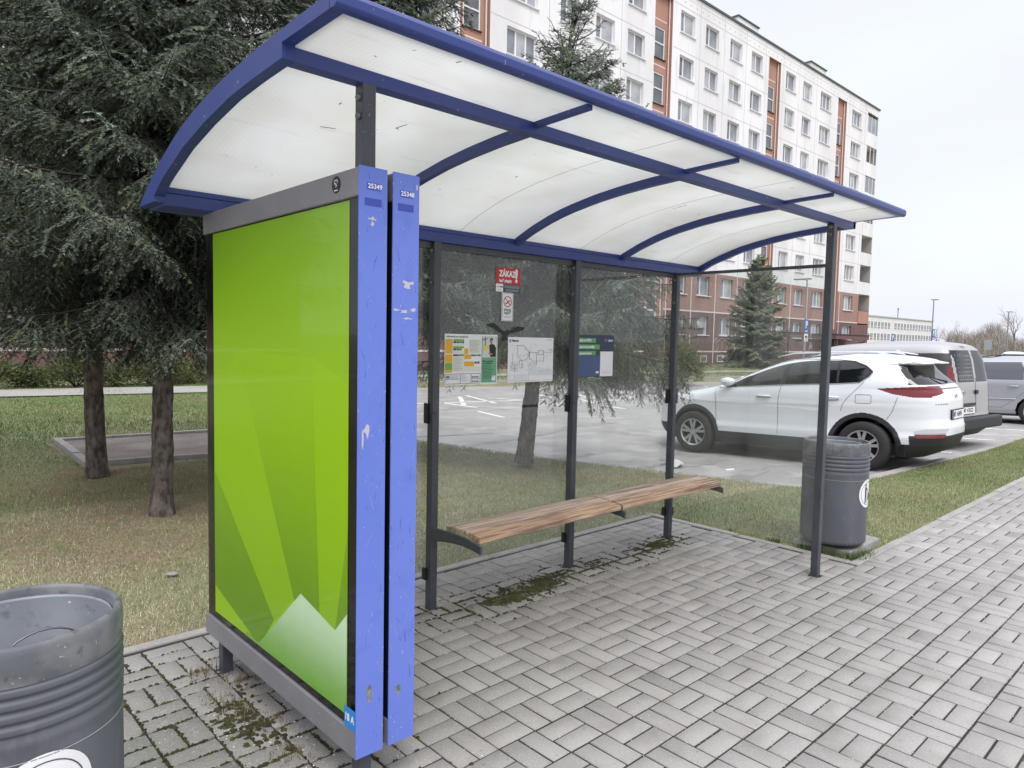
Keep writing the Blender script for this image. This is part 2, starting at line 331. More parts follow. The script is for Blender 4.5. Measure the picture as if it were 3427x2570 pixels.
pB=grad_mat('poster_ray_light',lin(144,190,0),lin(156,200,0),.4,1.3)
pC=grad_mat('poster_ray_dark',lin(106,152,0),lin(154,198,0),.35,1.5)
pD=grad_mat('poster_peak',lin(124,178,60),lin(214,238,200),.28,.66)
X0=-1.235
def poster_case(side,label):
    """side -1: outer case facing -x, +1: inner case facing +x"""
    if side<0: xa,xb=-1.235,-1.130; fx=lambda d:xa+d       # d = depth behind the glazed face
    else: xa,xb=-1.002,-1.108; fx=lambda d:xa-d
    T=thing('poster_case',label,'poster case',(0,0,0),0,'two lightbox poster cases back to back')
    lo,hi=min(xa,xb),max(xa,xb)
    bx=lambda b,d0,d1,y0,y1,z0,z1:b.box(min(fx(d0),fx(d1)),max(fx(d0),fx(d1)),y0,y1,z0,z1)
    # body set back; rails frame the face
    b=MB(); bx(b,.012,.1,-1.243,.118,.19,2.14); b.build('case_body',m_gloss if side<0 else m_black,T)
    b=MB(); bx(b,0,.1049,-1.2532,.125,2.060,2.152); b.build('top_rail',m_grey,T,bevel=.004)
    b=MB(); bx(b,0,.1049,-1.2532,.128,.178,.272); b.build('bottom_rail',m_grey,T,bevel=.004)
    b=MB(); bx(b,.02,.1047,.1185,.127,.273,2.059); b.build('rear_edge',m_blue,T)
    b=MB(); bx(b,-.0005,.1052,-1.258,-1.2535,.182,2.156); o=b.build('edge_strip',m_bluelight,T)
    # poster
    q=MB(); q.add([(fx(.0105),y,z) for y,z in ((.030,.305),(-1.180,.305),(-1.180,2.055),(.030,2.055))],[(0,1,2,3)])
    po=q.build('poster',pA,T)
    def poly(P,d,m,nm):
        q=MB(); q.add([(fx(d),y,z) for y,z in P],[tuple(range(len(P)))]); return q.build(nm,m,po)
    poly([(.029,.976),(.029,1.214),(-.243,1.536),(-.501,1.084),(-.777,.602),(-.601,.459)],.0100,pB,'printed_ray')
    poly([(-.914,1.53),(-1.1795,1.448),(-1.1795,.915),(-1.097,.581),(-.982,.611)],.0100,pB,'printed_ray')
    poly([(.029,.976),(-.601,.459),(-.472,.321),(-.427,.316),(.029,.433)],.0095,pC,'printed_ray')
    poly([(-.243,1.536),(-.914,1.53),(-.982,.611),(-.837,.52),(-.79,.57),(-.777,.602),(-.501,1.084)],.0096,pC,'printed_ray')
    poly([(-1.1795,.95),(-1.1795,.66),(-1.097,.576)],.0096,pC,'printed_ray')
    poly([(-.310,.306),(-.345,.327),(-.46,.316),(-.838,.636),(-1.098,.578),(-1.1795,.660),(-1.1795,.306)],.0085,pD,'printed_peak')
    if side<0:
        t=MB(); t.prism([(-1.111+.028*math.cos(a),2.113+.028*math.sin(a)) for a in np.linspace(0,2*math.pi,28,endpoint=False)],YZ,X0-.0015,X0-.0002); st=t.build('sticker',m_black,T)
        t=MB()
        for y0,y1,z0,z1 in [(-1.100,-1.122,2.126,2.129),(-1.100,-1.103,2.115,2.129),(-1.119,-1.122,2.118,2.129),(-1.103,-1.112,2.115,2.118),(-1.110,-1.113,2.104,2.118),(-1.113,-1.117,2.108,2.112),(-1.099,-1.123,2.092,2.0955)]:
            t.box(X0-.0022,X0-.0017,min(y0,y1),max(y0,y1),z0,z1)
        t.build('sticker_mark',m_white,st)
        t=MB(); t.box(X0-.0012,X0-.0003,-1.2525,-1.182,.2735,.347); st=t.build('number_sticker',mat('sticker_blue',lin(40,132,205),.4),T)
        text('18 A',.036,(X0-.0018,-1.186,.311),(0,-1,0),(0,0,1),m_white,st,sx=.86)
    q=MB(); q.add([(fx(.006),y,z) for y,z in ((.1115,.273),(-1.2525,.273),(-1.2525,2.0595),(.1115,2.0595))],[(0,1,2,3)]); q.build('glazing',m_clear,T)
    # strip markings
    sx0=lo
    t=MB(); t.box(sx0+.028,sx0+.080,-1.2589,-1.2582,2.083 if side<0 else 2.078,2.106 if side<0 else 2.100); t.build('number_label',mat('label_blue',lin(64,84,178),.5),o)
    text('25349' if side<0 else '25348',.0215,(sx0+.031,-1.2592,2.0945 if side<0 else 2.089),(1,0,0),(0,0,1),m_white,o,bold=.02)
    t=MB(); t.box(sx0+.02,sx0+.083,-1.2588,-1.2582,2.032,2.056); t.build('old_label',mat('old_label_blue',lin(58,76,166),.6),o)
    m_chip=mat('paint_chip',lin(188,186,190),.7); m_scr=mat('paint_scrape',lin(96,98,104),.7,var=[(60,.4,.6,lin(150,148,140),.8)])
    rg=np.random.default_rng(5 if side<0 else 6); t=MB()
    def blob(cx,cz,rx,rz,n=11,j=.35):
        a=np.linspace(0,2*np.pi,n,endpoint=False); rr=1+rg.uniform(-j,j,n)
        return [(cx+rx*k*math.cos(q),-1.2586,cz+rz*k*math.sin(q)) for q,k in zip(a,rr)]
    spots=[(.03,1.30,.010,.022),(.018,1.262,.004,.028),(.05,1.99,.012,.006),(.05,1.975,.008,.007)] if side<0 else [(.02,1.70,.012,.004),(.05,1.695,.02,.004),(.085,1.702,.014,.006),(.06,1.672,.016,.003),(.06,1.79,.02,.012),(.096,2.12,.004,.01)]
    for cx,cz,rx,rz in spots: t.add(blob(sx0+cx,cz,rx,rz,j=.6),[tuple(range(11))])
    for k in range(60):
        e=rg.random(); cx=rg.choice([.001,.103]) if e<.45 else rg.uniform(.004,.1); t.add(blob(sx0+cx,rg.uniform(.2,2.14),rg.uniform(.0006,.0018),rg.uniform(.0008,.004),6),[tuple(range(6))])
    t.build('paint_chips',m_chip,o)['kind']='stuff'
    for nm,mm,nn in (('pale_scratches',mat('scratch_pale',lin(150,160,214),.6),26),('dark_scratches',mat('scratch_dark',lin(56,70,140),.6),34)):
        t=MB()
        for k in range(nn):
            x_,z_,L_,a_=rg.uniform(.006,.098),rg.uniform(.2,2.12),rg.uniform(.004,.030)*rg.choice([1,1,2.2]),rg.normal(1.45,.35); w_=rg.uniform(.0004,.0011)
            dx_,dz_=math.cos(a_)*L_,math.sin(a_)*L_
            x2=min(max(x_+dx_,.004),.101)
            t.add([(sx0+x_-w_,-1.2583,z_),(sx0+x_+w_,-1.2583,z_),(sx0+x2+w_*.4,-1.2583,min(z_+dz_,2.14)),(sx0+x2-w_*.4,-1.2583,min(z_+dz_,2.14))],[(0,1,2,3)])
        t.build(nm,mm,o)['kind']='stuff'
    t=MB(); c_=(.05,.395,.010,.034) if side<0 else (.04,.375,.012,.018); t.add(blob(sx0+c_[0],c_[1],c_[2],c_[3],j=.2),[tuple(range(11))]); t.build('paint_scrape',m_scr,o)
    return T
poster_case(-1,'poster case with bright green poster and blue edge strip numbered 25349')
poster_case(1,'poster case behind the green poster with blue edge strip numbered 25348')
# ------------------------------------------------------------------ bench
BE=thing('bench','weathered wooden slat bench fixed between the grey shelter posts','bench',(0,0,0))
m_wood=mat('weathered_wood',lin(188,164,146),.85,stretch=(1.0,22,22),var=[(2.5,.42,.60,lin(112,92,82),.85,7),(6,.5,.7,lin(218,196,176),.7),(1.2,.45,.7,lin(160,150,146),.6)],bump=(9,.6,.004))
m_woods=[m_wood,mat('weathered_wood_pale',lin(200,176,156),.85,stretch=(1.0,22,22),var=[(2.5,.44,.62,lin(130,108,96),.8,7),(6,.5,.7,lin(222,202,184),.7)],bump=(9,.6,.004)),mat('weathered_wood_warm',lin(192,158,132),.85,stretch=(1.0,22,22),var=[(2.5,.42,.6,lin(108,84,72),.85,7),(6,.5,.7,lin(216,188,162),.7)],bump=(9,.6,.004))]
slk=0
for a,b_ in ((.022,1.248),(1.268,2.492)):
    for y0,y1,z0,z1 in ((-.112,-.201,.532,.541),(-.215,-.302,.541,.538),(-.316,-.412,.537,.524)):
        b=MB(); b.prism([(y0,z0),(y1,z1),(y1,z1-.034),(y0,z0-.034)],YZ,a+RNG.uniform(-.004,.004),b_+RNG.uniform(-.004,.004)); b.build('slat',m_woods[slk%3],BE,bevel=.004); slk+=1
arm=[(-.001,.497),(-.06,.502),(-.12,.505),(-.2,.508),(-.3,.505),(-.4,.490),(-.435,.484),(-.441,.478),(-.441,.445),(-.43,.437),(-.39,.446),(-.3,.459),(-.2,.457),(-.12,.446),(-.001,.424)]
arm=[(y,z) for y,z in arm]
n_=8
for xx in (.0012,1.249,2.466):
    b=MB(); top=[(-.0015,.5),(-.06,.503),(-.12,.505),(-.2,.508),(-.3,.505),(-.4,.493),(-.441,.484)]; bot=[(-.0015,.424),(-.06,.430),(-.12,.440),(-.2,.451),(-.3,.456),(-.4,.449),(-.441,.440)]
    b.prism(top+bot[::-1],YZ,xx,xx+.018); b.build('bracket',m_post,BE,bevel=.003)
# ------------------------------------------------------------------ notices on the glass
GY=.0505
def plate(x0,x1,z0,z1,m,parent,name,d=0.0,loc=True):
    b=MB(); b.box(x0,x1,GY-.0012-d,GY-d,z0,z1); return b.build(name,m,parent)
def bars(lst,m,parent,name,d):
    b=MB()
    for x0,x1,z0,z1 in lst: b.box(x0,x1,GY-.0012-d,GY-d,z0,z1)
    return b.build(name,m,parent)
FX=(1,0,0); FZ=(0,0,1)
t=thing('warning_sign','red no-posters warning sign above the no-smoking sign on the glass','sign',(0,0,0))
plate(.514,.724,1.951,2.053,m_red,t,'red_panel'); plate(.515,.576,1.902,1.9505,m_white,t,'white_panel'); plate(.577,.723,1.902,1.9505,m_navy,t,'navy_panel')
text('ZÁKAZ',.052,(.541,GY-.0018,2.014),FX,FZ,m_white,t,bold=.045,sx=.82); text('lepiť plagáty',.0255,(.541,GY-.0018,1.972),FX,FZ,m_white,t,bold=.04,sx=.86); text('!',.112,(.673,GY-.0018,2.003),FX,FZ,m_white,t,bold=.04)
bars([(.583,.717,z,z+.0022) for z in (1.942,1.937,1.932,1.927)]+[(.595,.71,z,z+.0022) for z in (1.917,1.912,1.907)],m_greyink,t,'small_print',.0014)
bars([(.522,.552,1.929,1.935),(.528,.56,1.911,1.914)],m_greyink,t,'small_print',.0014); bars([(.552,.571,1.928,1.936)],m_ink,t,'small_print',.0014)
t=thing('no_smoking_sign','narrow white no-smoking sign hanging below the red sign','sign',(0,0,0))
plate(.566,.666,1.719,1.898,m_white,t,'panel')
fr=[(.570,.662,1.8925,1.8940),(.570,.662,1.723,1.7245),(.570,.5715,1.7245,1.8925),(.6605,.662,1.7245,1.8925)]
bars(fr,m_ink,t,'border',.0013)
b=MB(); n=36; cx,cz=.616,1.842
b.strip([(cx+.035*math.cos(a),cz+.035*math.sin(a)) for a in np.linspace(0,2*np.pi,n)],[(cx+.029*math.cos(a),cz+.029*math.sin(a)) for a in np.linspace(0,2*np.pi,n)],XZ,GY-.0025,GY-.0013); b.prism([(cx-.024,cz+.020),(cx-.020,cz+.024),(cx+.024,cz-.020),(cx+.020,cz-.024)],XZ,GY-.0029,GY-.0026); b.build('prohibition_ring',m_red,t)
b=MB(); b.prism([(cx-.014,cz-.018),(cx-.018,cz-.012),(cx+.016,cz+.010),(cx+.020,cz+.004)],XZ,GY-.0024,GY-.0013); b.build('cigarette',m_black,t)
text('ZÁKAZ',.020,(.616,GY-.0016,1.789),FX,FZ,m_black,t,align='CENTER',bold=.03); text('FAJČIŤ',.020,(.616,GY-.0016,1.769),FX,FZ,m_black,t,align='CENTER',bold=.03)
bars([(.580,.652,1.748,1.7496),(.585,.647,1.744,1.7456),(.59,.642,1.740,1.7416)],m_greyink,t,'small_print',.0013)
b=MB(); pl=[(.448,1.697),(.452,1.686),(.475,1.678),(.51,1.668),(.545,1.648),(.575,1.636),(.586,1.628),(.578,1.612),(.562,1.600),(.575,1.597),(.592,1.592),(.60,1.600),(.61,1.594),(.625,1.600),(.617,1.612),(.620,1.628),(.64,1.640),(.68,1.648),(.72,1.655),(.755,1.664),(.778,1.683),(.74,1.684),(.71,1.689),(.68,1.680),(.655,1.662),(.632,1.655),(.618,1.664),(.604,1.656),(.585,1.655),(.56,1.668),(.53,1.693),(.50,1.703)]
b.prism([(x,z) for x,z in pl],XZ,GY-.001,GY); tag(b.build('bird_sticker',m_black),'black bird silhouette sticker with spread wings on the glass','bird sticker')
t=thing('timetable_poster','colourful passenger information poster with green column and small photo','poster',(0,0,0))
plate(.120,.536,1.322,1.630,m_white,t,'sheet')
x0,z1=.120,1.630; u=.416; w=.308
def B(px,py,qx,qy): return (x0+u*px,x0+u*qx,z1-w*qy,z1-w*py)
bars([B(.69,.04,.985,.965)],m_green,t,'green_column',.0012)
bars([B(.01,.10,.14,.38),B(.01,.40,.14,.56),B(.36,.28,.43,.39),B(.36,.40,.49,.49),B(.36,.54,.55,.63)],m_amber,t,'amber_blocks',.0012)
bars([B(.01,.565,.14,.70)],m_glime,t,'green_block',.0012); bars([B(.01,.705,.14,.75)],m_amber,t,'amber_blocks',.0012)
bars([B(.155,.10,.35,.135),B(.155,.24,.35,.275)],m_glime,t,'line_header',.0012)
bars([B(.155,.14,.21,.18),B(.22,.14,.25,.18),B(.32,.14,.35,.18),B(.155,.28,.21,.32),B(.22,.28,.25,.32),B(.155,.395,.25,.43),B(.49,.40,.56,.43),B(.62,.40,.67,.43),B(.56,.54,.60,.58),B(.61,.54,.65,.58)],m_indigo,t,'time_cells',.0012)
bars([B(.255,.14,.315,.18),B(.255,.28,.315,.32),B(.255,.395,.35,.43),B(.565,.40,.615,.43)],m_gmid,t,'time_cells',.0012)
bars([B(.155,.19,.35,.235),B(.155,.33,.35,.385),B(.155,.44,.35,.60),B(.155,.61,.35,.73),B(.36,.64,.67,.73),B(.45,.10,.67,.38)],mat('pale_cells',lin(222,222,208),.6),t,'pale_cells',.0012)
bars([B(.46,.12+.025*k,.46+RNG.uniform(.12,.2),.127+.025*k) for k in range(10)]+[B(.16,.46+.03*k,.16+RNG.uniform(.1,.18),.468+.03*k) for k in range(9)]+[B(.03,.13+.02*k,.09,.136+.02*k) for k in range(2)],m_greyink,t,'small_print',.0024)
bars([B(.01,.775,.67,.782),B(.01,.968,.67,.975),B(.01,.782,.015,.968),B(.665,.782,.67,.968),B(.29,.782,.295,.968),B(.49,.782,.495,.968),B(.015,.875,.29,.882),B(.495,.875,.665,.882)]+[B(.51+.035*k,.83,.53+.035*k,.86) for k in range(4)]+[B(.51+.035*k,.92,.53+.035*k,.95) for k in range(4)]+[B(.03,.82,.09,.85)],m_ink,t,'table_frame',.0012)
bars([B(.03+.0,.80+.02*k,.26,.806+.02*k) for k in range(4)]+[B(.31,.80+.02*k,.31+RNG.uniform(.06,.14),.806+.02*k) for k in range(7)],m_greyink,t,'small_print',.0012)
text('Informácie pre cestujúcich',.0155,(x0+.012,GY-.0016,z1-.016),FX,FZ,m_ink,t)
text('MHD na pár klikov',.0115,(x0+u*.705,GY-.0028,z1-w*.535),FX,FZ,m_black,t,bold=.03); text('a bez peňaženky!',.0115,(x0+u*.705,GY-.0028,z1-w*.575),FX,FZ,m_black,t,bold=.03)
bars([B(.705,.62+.028*k,.705+RNG.uniform(.15,.25),.629+.028*k) for k in range(10)],mat('dark_green_ink',lin(50,104,78),.6),t,'small_print',.0024)
ph=bars([B(.70,.045,.975,.46)],mat('photo_backdrop',lin(206,208,206),.5),t,'printed_photo',.0024)
pm=lambda px,py:(x0+u*px,z1-w*py)
def flat(pts,m,d,nm,par):
    b=MB(); b.prism([pm(*p) for p in pts],XZ,GY-.0012-d,GY-d); return b.build(nm,m,par)
flat([(.70,.10),(.80,.07),(.80,.085),(.70,.118)],m_ink,.0036,'printed_rail',ph); flat([(.745,.05),(.757,.05),(.757,.28),(.745,.28)],m_ink,.0037,'printed_rail',ph)
flat([(.83,.22),(.87,.18),(.93,.20),(.965,.26),(.965,.45),(.86,.45),(.84,.34)],m_black,.0036,'printed_jacket',ph)
flat([(.845,.12),(.86,.095),(.885,.095),(.893,.13),(.888,.17),(.872,.195),(.855,.18)],mat('printed_skin',lin(176,130,106),.6),.0048,'printed_face',ph)
flat([(.838,.125),(.845,.08),(.875,.065),(.90,.085),(.898,.12),(.885,.10),(.858,.10)],m_black,.0060,'printed_hair',ph)
flat([(.82,.36),(.86,.37),(.90,.385),(.89,.41),(.84,.40),(.815,.385)],MATS['printed_skin'],.0048,'printed_arm',ph)
flat([(.765+.045*math.cos(a),.265+.045*math.sin(a)) for a in np.linspace(0,6.283,20,endpoint=False)],mat('bubble_yellow',lin(232,210,40),.5),.0049,'speech_bubble',ph)
bars([B(.89,.83,.965,.93)],m_white,t,'blank_label',.0024)
t=thing('route_map','white line network map poster with thin grey routes','poster',(0,0,0))
plate(.628,1.045,1.325,1.618,m_white,t,'sheet')
text('Martin',.022,(.663,GY-.0018,1.595),FX,FZ,m_ink,t,bold=.025)
b=MB(); cx,cz=.646,1.594; b.strip([(cx+.010*math.cos(a),cz+.010*math.sin(a)) for a in np.linspace(0,6.284,24)],[(cx+.0078*math.cos(a),cz+.0078*math.sin(a)) for a in np.linspace(0,6.284,24)],XZ,GY-.0024,GY-.0014); b.box(cx-.003,cx+.003,GY-.0024,GY-.0014,cz-.004,cz+.004); b.build('town_badge',m_ink,t)
x0,z1,u,w=.628,1.618,.417,.293
bars([B(.45,.55,.62,.85),B(.62,.70,.98,.86),B(.05,.55,.2,.75)],mat('map_shade',lin(214,218,222),.6),t,'map_areas',.0012)
b=MB()
def route(pts,r):
    P=[pm(*p) for p in pts]
    for i in range(len(P)-1):
        (ax,az),(bx_,bz)=P[i],P[i+1]; L=math.hypot(bx_-ax,bz-az); nx,nz=-(bz-az)/L*r,(bx_-ax)/L*r
        b.prism([(ax+nx,az+nz),(ax-nx,az-nz),(bx_-nx,bz-nz),(bx_+nx,bz+nz)],XZ,GY-.0034,GY-.0026)
route([(.17,.18),(.33,.18),(.45,.33),(.45,.42),(.38,.50),(.24,.52),(.24,.60),(.14,.62),(.14,.78)],.0009)
route([(.45,.33),(.66,.34),(.66,.29),(.77,.29),(.77,.38),(.66,.38),(.62,.36)],.0009); route([(.62,.36),(.62,.62)],.0009); route([(.46,.34),(.46,.46),(.53,.53),(.78,.53),(.78,.38)],.0008); route([(.77,.33),(.97,.33),(.97,.27),(.88,.28)],.0008)
route([(.20,.18),(.20,.42),(.30,.52),(.30,.70)],.0006); route([(.10,.35),(.10,.60),(.05,.68)],.0006); route([(.08,.70),(.36,.66)],.0006)
for k in range(60):
    px,py=RNG.uniform(.05,.95),RNG.uniform(.16,.8); route([(px,py),(px+RNG.uniform(.01,.05),py)],.0006)
b.build('route_lines',m_ink,t)
bars([B(.02,.965,.98,.972)]+[B(.03,.83,.45,.833),B(.03,.945,.45,.948),B(.03,.833,.032,.945),B(.14,.833,.142,.945),B(.448,.833,.45,.945)]+[B(.16,.85+.02*k,.42,.853+.02*k) for k in range(4)]+[B(.85,.04,.9,.055),B(.92,.035,.95,.06)],m_greyink,t,'legend_frame',.0012)
t=thing('ticket_poster','dark navy ticket poster with green text strips beside the middle post','poster',(0,0,0))
plate(1.296,1.694,1.345,1.646,m_navy,t,'sheet'); plate(1.300,1.540,1.348,1.50,mat('navy_lower',lin(64,84,126),.4),t,'lower_field',.0012)
plate(1.54,1.685,1.346,1.527,m_white,t,'white_card',.0012)
for tx,zz,xr_ in (('Lístky na MHD',1.606,1.488),('Cestovné poriadky',1.560,1.530),('Dopravná karta',1.514,1.488)):
    s_=plate(1.292,xr_,zz-.0165,zz+.0165,m_gmid,t,'text_strip',.0012); text(tx,.0265,(1.298,GY-.0032,zz),FX,FZ,m_white,s_,bold=.03,sx=.86)
text('UBIAN',.021,(1.622,GY-.0018,1.606),FX,FZ,m_white,t,bold=.02,sx=.95)
b=MB(); cx,cz=1.60,1.607
for rr in (.008,.013): b.strip([(cx+rr*math.cos(a),cz+rr*math.sin(a)) for a in np.linspace(.2,4.6,16)],[(cx+(rr-.002)*math.cos(a),cz+(rr-.002)*math.sin(a)) for a in np.linspace(.2,4.6,16)],XZ,GY-.0022,GY-.0014)
b.build('swirl_mark',m_greyink,t)
bars([(1.493,1.525,1.37,1.384)],m_white,t,'small_logo',.0026); bars([(1.555,1.67,1.384,1.3855),(1.565,1.66,1.369,1.372)],m_greyink,t,'small_print',.0026)
# ------------------------------------------------------------------ litter bins
m_bin=mat('bin_plastic',lin(86,88,96),.55,stretch=(1,1,.4),var=[(5,.42,.7,lin(104,106,113),.7,7),(16,.6,.75,lin(118,118,122),.5,6),(60,.735,.75,lin(180,180,180),.6)],bump=(60,.05,.002))
m_binin=mat('bin_liner',lin(128,132,140),.45,metal=.2,var=[(5,.42,.65,lin(152,156,164),.8,7),(20,.6,.7,lin(92,94,98),.6),(60,.70,.73,lin(222,222,222),.7)])
m_rimw=mat('bin_rim_worn',lin(94,96,102),.65,var=[(9,.42,.62,lin(126,126,128),.85,8),(30,.58,.7,lin(72,73,78),.7),(70,.68,.71,lin(196,196,194),.7)],bump=(50,.3,.003))
def litter_bin(x,y,z,label,rz):
    T=thing('litter_bin',label,'litter bin',(x,y,z),rz,'round grey litter bins beside the shelter')
    r=.243; H=.785
    prof=[(r*.93,.0),(r*.985,.012),(r*.99,.03),(r*.99,.50),(r*.992,.535),(r*.998,.54)]
    z0=.555
    prof+=[(r*.998,z0)]
    for k in range(4):
        zz=z0+.012+k*.031; prof+=[(r*.972,zz),(r*.972,zz+.004),(r*.998,zz+.008),(r*1.003,zz+.011),(r*1.003,zz+.021),(r*.998,zz+.024),(r*.972,zz+.028)]
    prof+=[(r*.985,.69),(r*.99,.700),(r*1.0,.712),(r*1.002,.762),(r*.992,.777),(r*.972,.785),(r*.935,.787),(r*.915,.778),(r*.908,.755)]
    kr=[i for i,p_ in enumerate(prof) if p_[1]>=.69][0]
    b=MB(); b.lathe(prof[:kr+1],72); b.build('shell',m_bin,T,smooth=True); b=MB(); b.lathe(prof[kr:],72); b.build('rim',m_rimw,T,smooth=True)
    b=MB(); b.lathe([(r*.897,.752),(r*.899,.757),(r*.89,.76),(r*.88,.752),(r*.87,.12),(0,.12)],56); b.build('liner',m_binin,T,smooth=True)
    b=MB(); b.lathe([(r*.993,.5015),(r*.9955,.5015),(r*.9955,.5045),(r*.993,.5045)],72); b.build('seam_line',mat('seam_pale',lin(150,152,156),.6),T,smooth=True)
    b=MB(); b.lathe([(.08,-.07),(.08,.0),(r*.9,.0)],24); b.build('foot',m_black,T)
    b=MB(); b.tube([(.02+.07*math.cos(a)*1.2,-.17+.02*math.sin(a)*0,.735+.055*math.sin(a)) for a in np.linspace(0,math.pi,12)],.0024,6); b.tube([(-.10,.20,.76),(-.098,.195,.73),(-.103,.19,.72),(-.108,.195,.735)],.004,6); b.build('wire_handle',m_steel,T,smooth=True)
    # pictogram wrapped on the shell, centred on local -y
    def wrap(u,v,d): a=-math.pi/2+u/(r*.99); q=r*.99+d; return (q*math.cos(a),q*math.sin(a),v)
    def wpoly(pts,d,m,nm,par):
        b=MB(); b.add([wrap(p[0],p[1],d) for p in pts],[tuple(range(len(pts)))]); return b.build(nm,m,par)
    zc=.40; rad=.110
    b=MB()
    n=40; rings=[0,.35,.7,1.0]; vs=[wrap(0,zc,.0012)];fs=[]
    for k in rings[1:]:
        for i in range(n):
            a=2*math.pi*i/n; vs.append(wrap(rad*k*math.cos(a),zc+rad*k*math.sin(a),.0012))
    for i in range(n): fs.append((0,1+i,1+(i+1)%n))
    for q in range(2):
        for i in range(n): fs.append((1+q*n+i,1+q*n+(i+1)%n+0,1+(q+1)*n+(i+1)%n,1+(q+1)*n+i)[::-1])
    b.add(vs,fs); pc=b.build('pictogram',m_white,T)
    b=MB(); vs=[];fs=[]
    for i in range(n):
        a=2*math.pi*i/n; vs.append(wrap(.090*math.cos(a),zc+.090*math.sin(a),.0022)); vs.append(wrap(.087*math.cos(a),zc+.087*math.sin(a),.0022))
    for i in range(n): j=(i+1)%n; fs.append((2*i,2*j,2*j+1,2*i+1))
    b.add(vs,fs); b.build('pictogram_ring',m_ink,pc)
    m_fig=m_ink
    hd=[(-.030+.011*math.cos(a),zc+.066+.012*math.sin(a)) for a in np.linspace(0,6.283,14,endpoint=False)]
    wpoly(hd,.0023,m_fig,'figure_head',pc)
    b=MB()
    for q in [[(-.042,zc+.052),(-.022,zc+.052),(-.016,zc+.0),(-.040,zc+.0)],[(-.022,zc+.050),(.020,zc+.018),(.018,zc+.010),(-.020,zc+.034)],[(-.040,zc+.0),(-.027,zc+.0),(-.032,zc-.075),(-.042,zc-.075)],[(-.027,zc+.0),(-.016,zc+.0),(-.010,zc-.075),(-.020,zc-.075)],[(.010,zc-.005),(.046,zc-.005),(.042,zc-.060),(.014,zc-.060)],[(.006,zc+.004),(.050,zc+.004),(.050,zc-.002),(.006,zc-.002)]]:
        b.add([wrap(p[0],p[1],.0023) for p in q],[(0,1,2,3)])
    b.build('figure',m_fig,pc)
    return T
litter_bin(-2.140,-1.075,.078,'nearest round grey bin, cut off by the lower left corner',R(4))
litter_bin(3.215,-.985,.078,'round grey bin on a concrete slab behind the far front post',R(4))
m_conc=mat('concrete',lin(150,147,143),.85,var=[(6,.4,.7,lin(128,125,120),.7),(60,.55,.7,lin(176,174,170),.5)],bump=(40,.4,.004))
b=MB(); b.box(3.06,3.66,-1.19,-.74,-.06,.045); tag(b.build('concrete_block',m_conc,bevel=.012),'square concrete slab under the far litter bin','concrete slab')
b=MB(); b.box(-2.42,-1.86,-1.35,-.80,.001,.03); tag(b.build('concrete_block',m_conc,bevel=.008),'flat concrete slab under the nearest litter bin at lower left','concrete slab')
# ------------------------------------------------------------------ ground
def hfun(x,y):
    x=np.asarray(x,float); y=np.asarray(y,float)
    u1=np.clip((y-.6)/7,0,1); u2=np.clip((y+1.3)/(1.4+4*np.clip((6.2-x)/3,0,1)),0,1)
    u=np.where(x>2.98,np.maximum(u2,u1),u1)
    h=-.010-.085*u*u*(3-2*u)
    h=h+.012*np.sin(x*1.7+.4)*np.sin(y*1.3)*np.clip(u*4,0,1)
    pad=((x<2.985)&(y<.595))|(y<-1.30)
    return np.where(pad,-.09,h)
def h1(x,y): return float(hfun(x,y))
LOT=[(5.80,.44),(5.30,1.95),(4.75,4.0),(4.22,6.1),(3.55,9.2),(4.1,12.0),(5.6,15.6),(7.0,19.15),(12.8,17.95),(24.7,15.45),(60,8.0),(140,4.0),(140,-3.5),(60,-1.4),(40,-.65),(14.4,-.06),(11,-.02),(7.18,.22)]
LP=np.array(LOT)
def inpoly(x,y,P):
    x=np.asarray(x);y=np.asarray(y);c=np.zeros(x.shape,bool);n=len(P)
    for i in range(n):
        x0,y0=P[i];x1,y1=P[(i+1)%n]
        k=((y0>y)!=(y1>y))&(x<(x1-x0)*(y-y0)/((y1-y0)+1e-12)+x0); c^=k
    return c
def pdist(x,y,P,close=True):
    d=np.full(np.shape(x),1e9);n=len(P)
    for i in range(n if close else n-1):
        a=np.array(P[i]);b=np.array(P[(i+1)%n]);ab=b-a;L=ab@ab
        t=np.clip(((x-a[0])*ab[0]+(y-a[1])*ab[1])/L,0,1); d=np.minimum(d,np.hypot(x-a[0]-t*ab[0],y-a[1]-t*ab[1]))
    return d
xs=np.unique(np.round(np.concatenate([np.linspace(-700,-40,12),np.linspace(-40,-8,20),np.arange(-8,17,.16),[2.984,2.99],np.linspace(17,60,60),np.linspace(60,150,30),np.linspace(150,900,14)]),4))
ys=np.unique(np.round(np.concatenate([np.linspace(-500,-30,8),np.linspace(-30,-3,16),np.arange(-3,13,.16),[.594,.60,-1.305,-1.298],np.linspace(13,30,60),np.linspace(30,100,20),np.linspace(100,900,14)]),4))
XX,YY=np.meshgrid(xs,ys); ZZ=hfun(XX,YY)
ins=inpoly(XX,YY,LP); dd=pdist(XX,YY,LP); ZZ=np.where(ins,np.minimum(ZZ,-.10-np.clip(dd*1.2,0,.2)),ZZ)
nx,ny=len(xs),len(ys); idx=np.arange(nx*ny).reshape(ny,nx)
Fq=np.stack([idx[:-1,:-1],idx[:-1,1:],idx[1:,1:],idx[1:,:-1]],-1).reshape(-1,4)
m_lawn=mat('lawn_soil',lin(134,136,104),.95,var=[(1.1,.42,.62,lin(136,114,96),.75,6),(4,.45,.65,lin(100,114,70),.6,6),(22,.45,.7,lin(158,148,116),.6,8),(60,.5,.75,lin(84,80,62),.6)],bump=(50,.8,.02))
tag(mesh_np('ground',np.stack([XX,YY,ZZ],-1).reshape(-1,3),Fq,m_lawn,smooth=True),kind='structure')
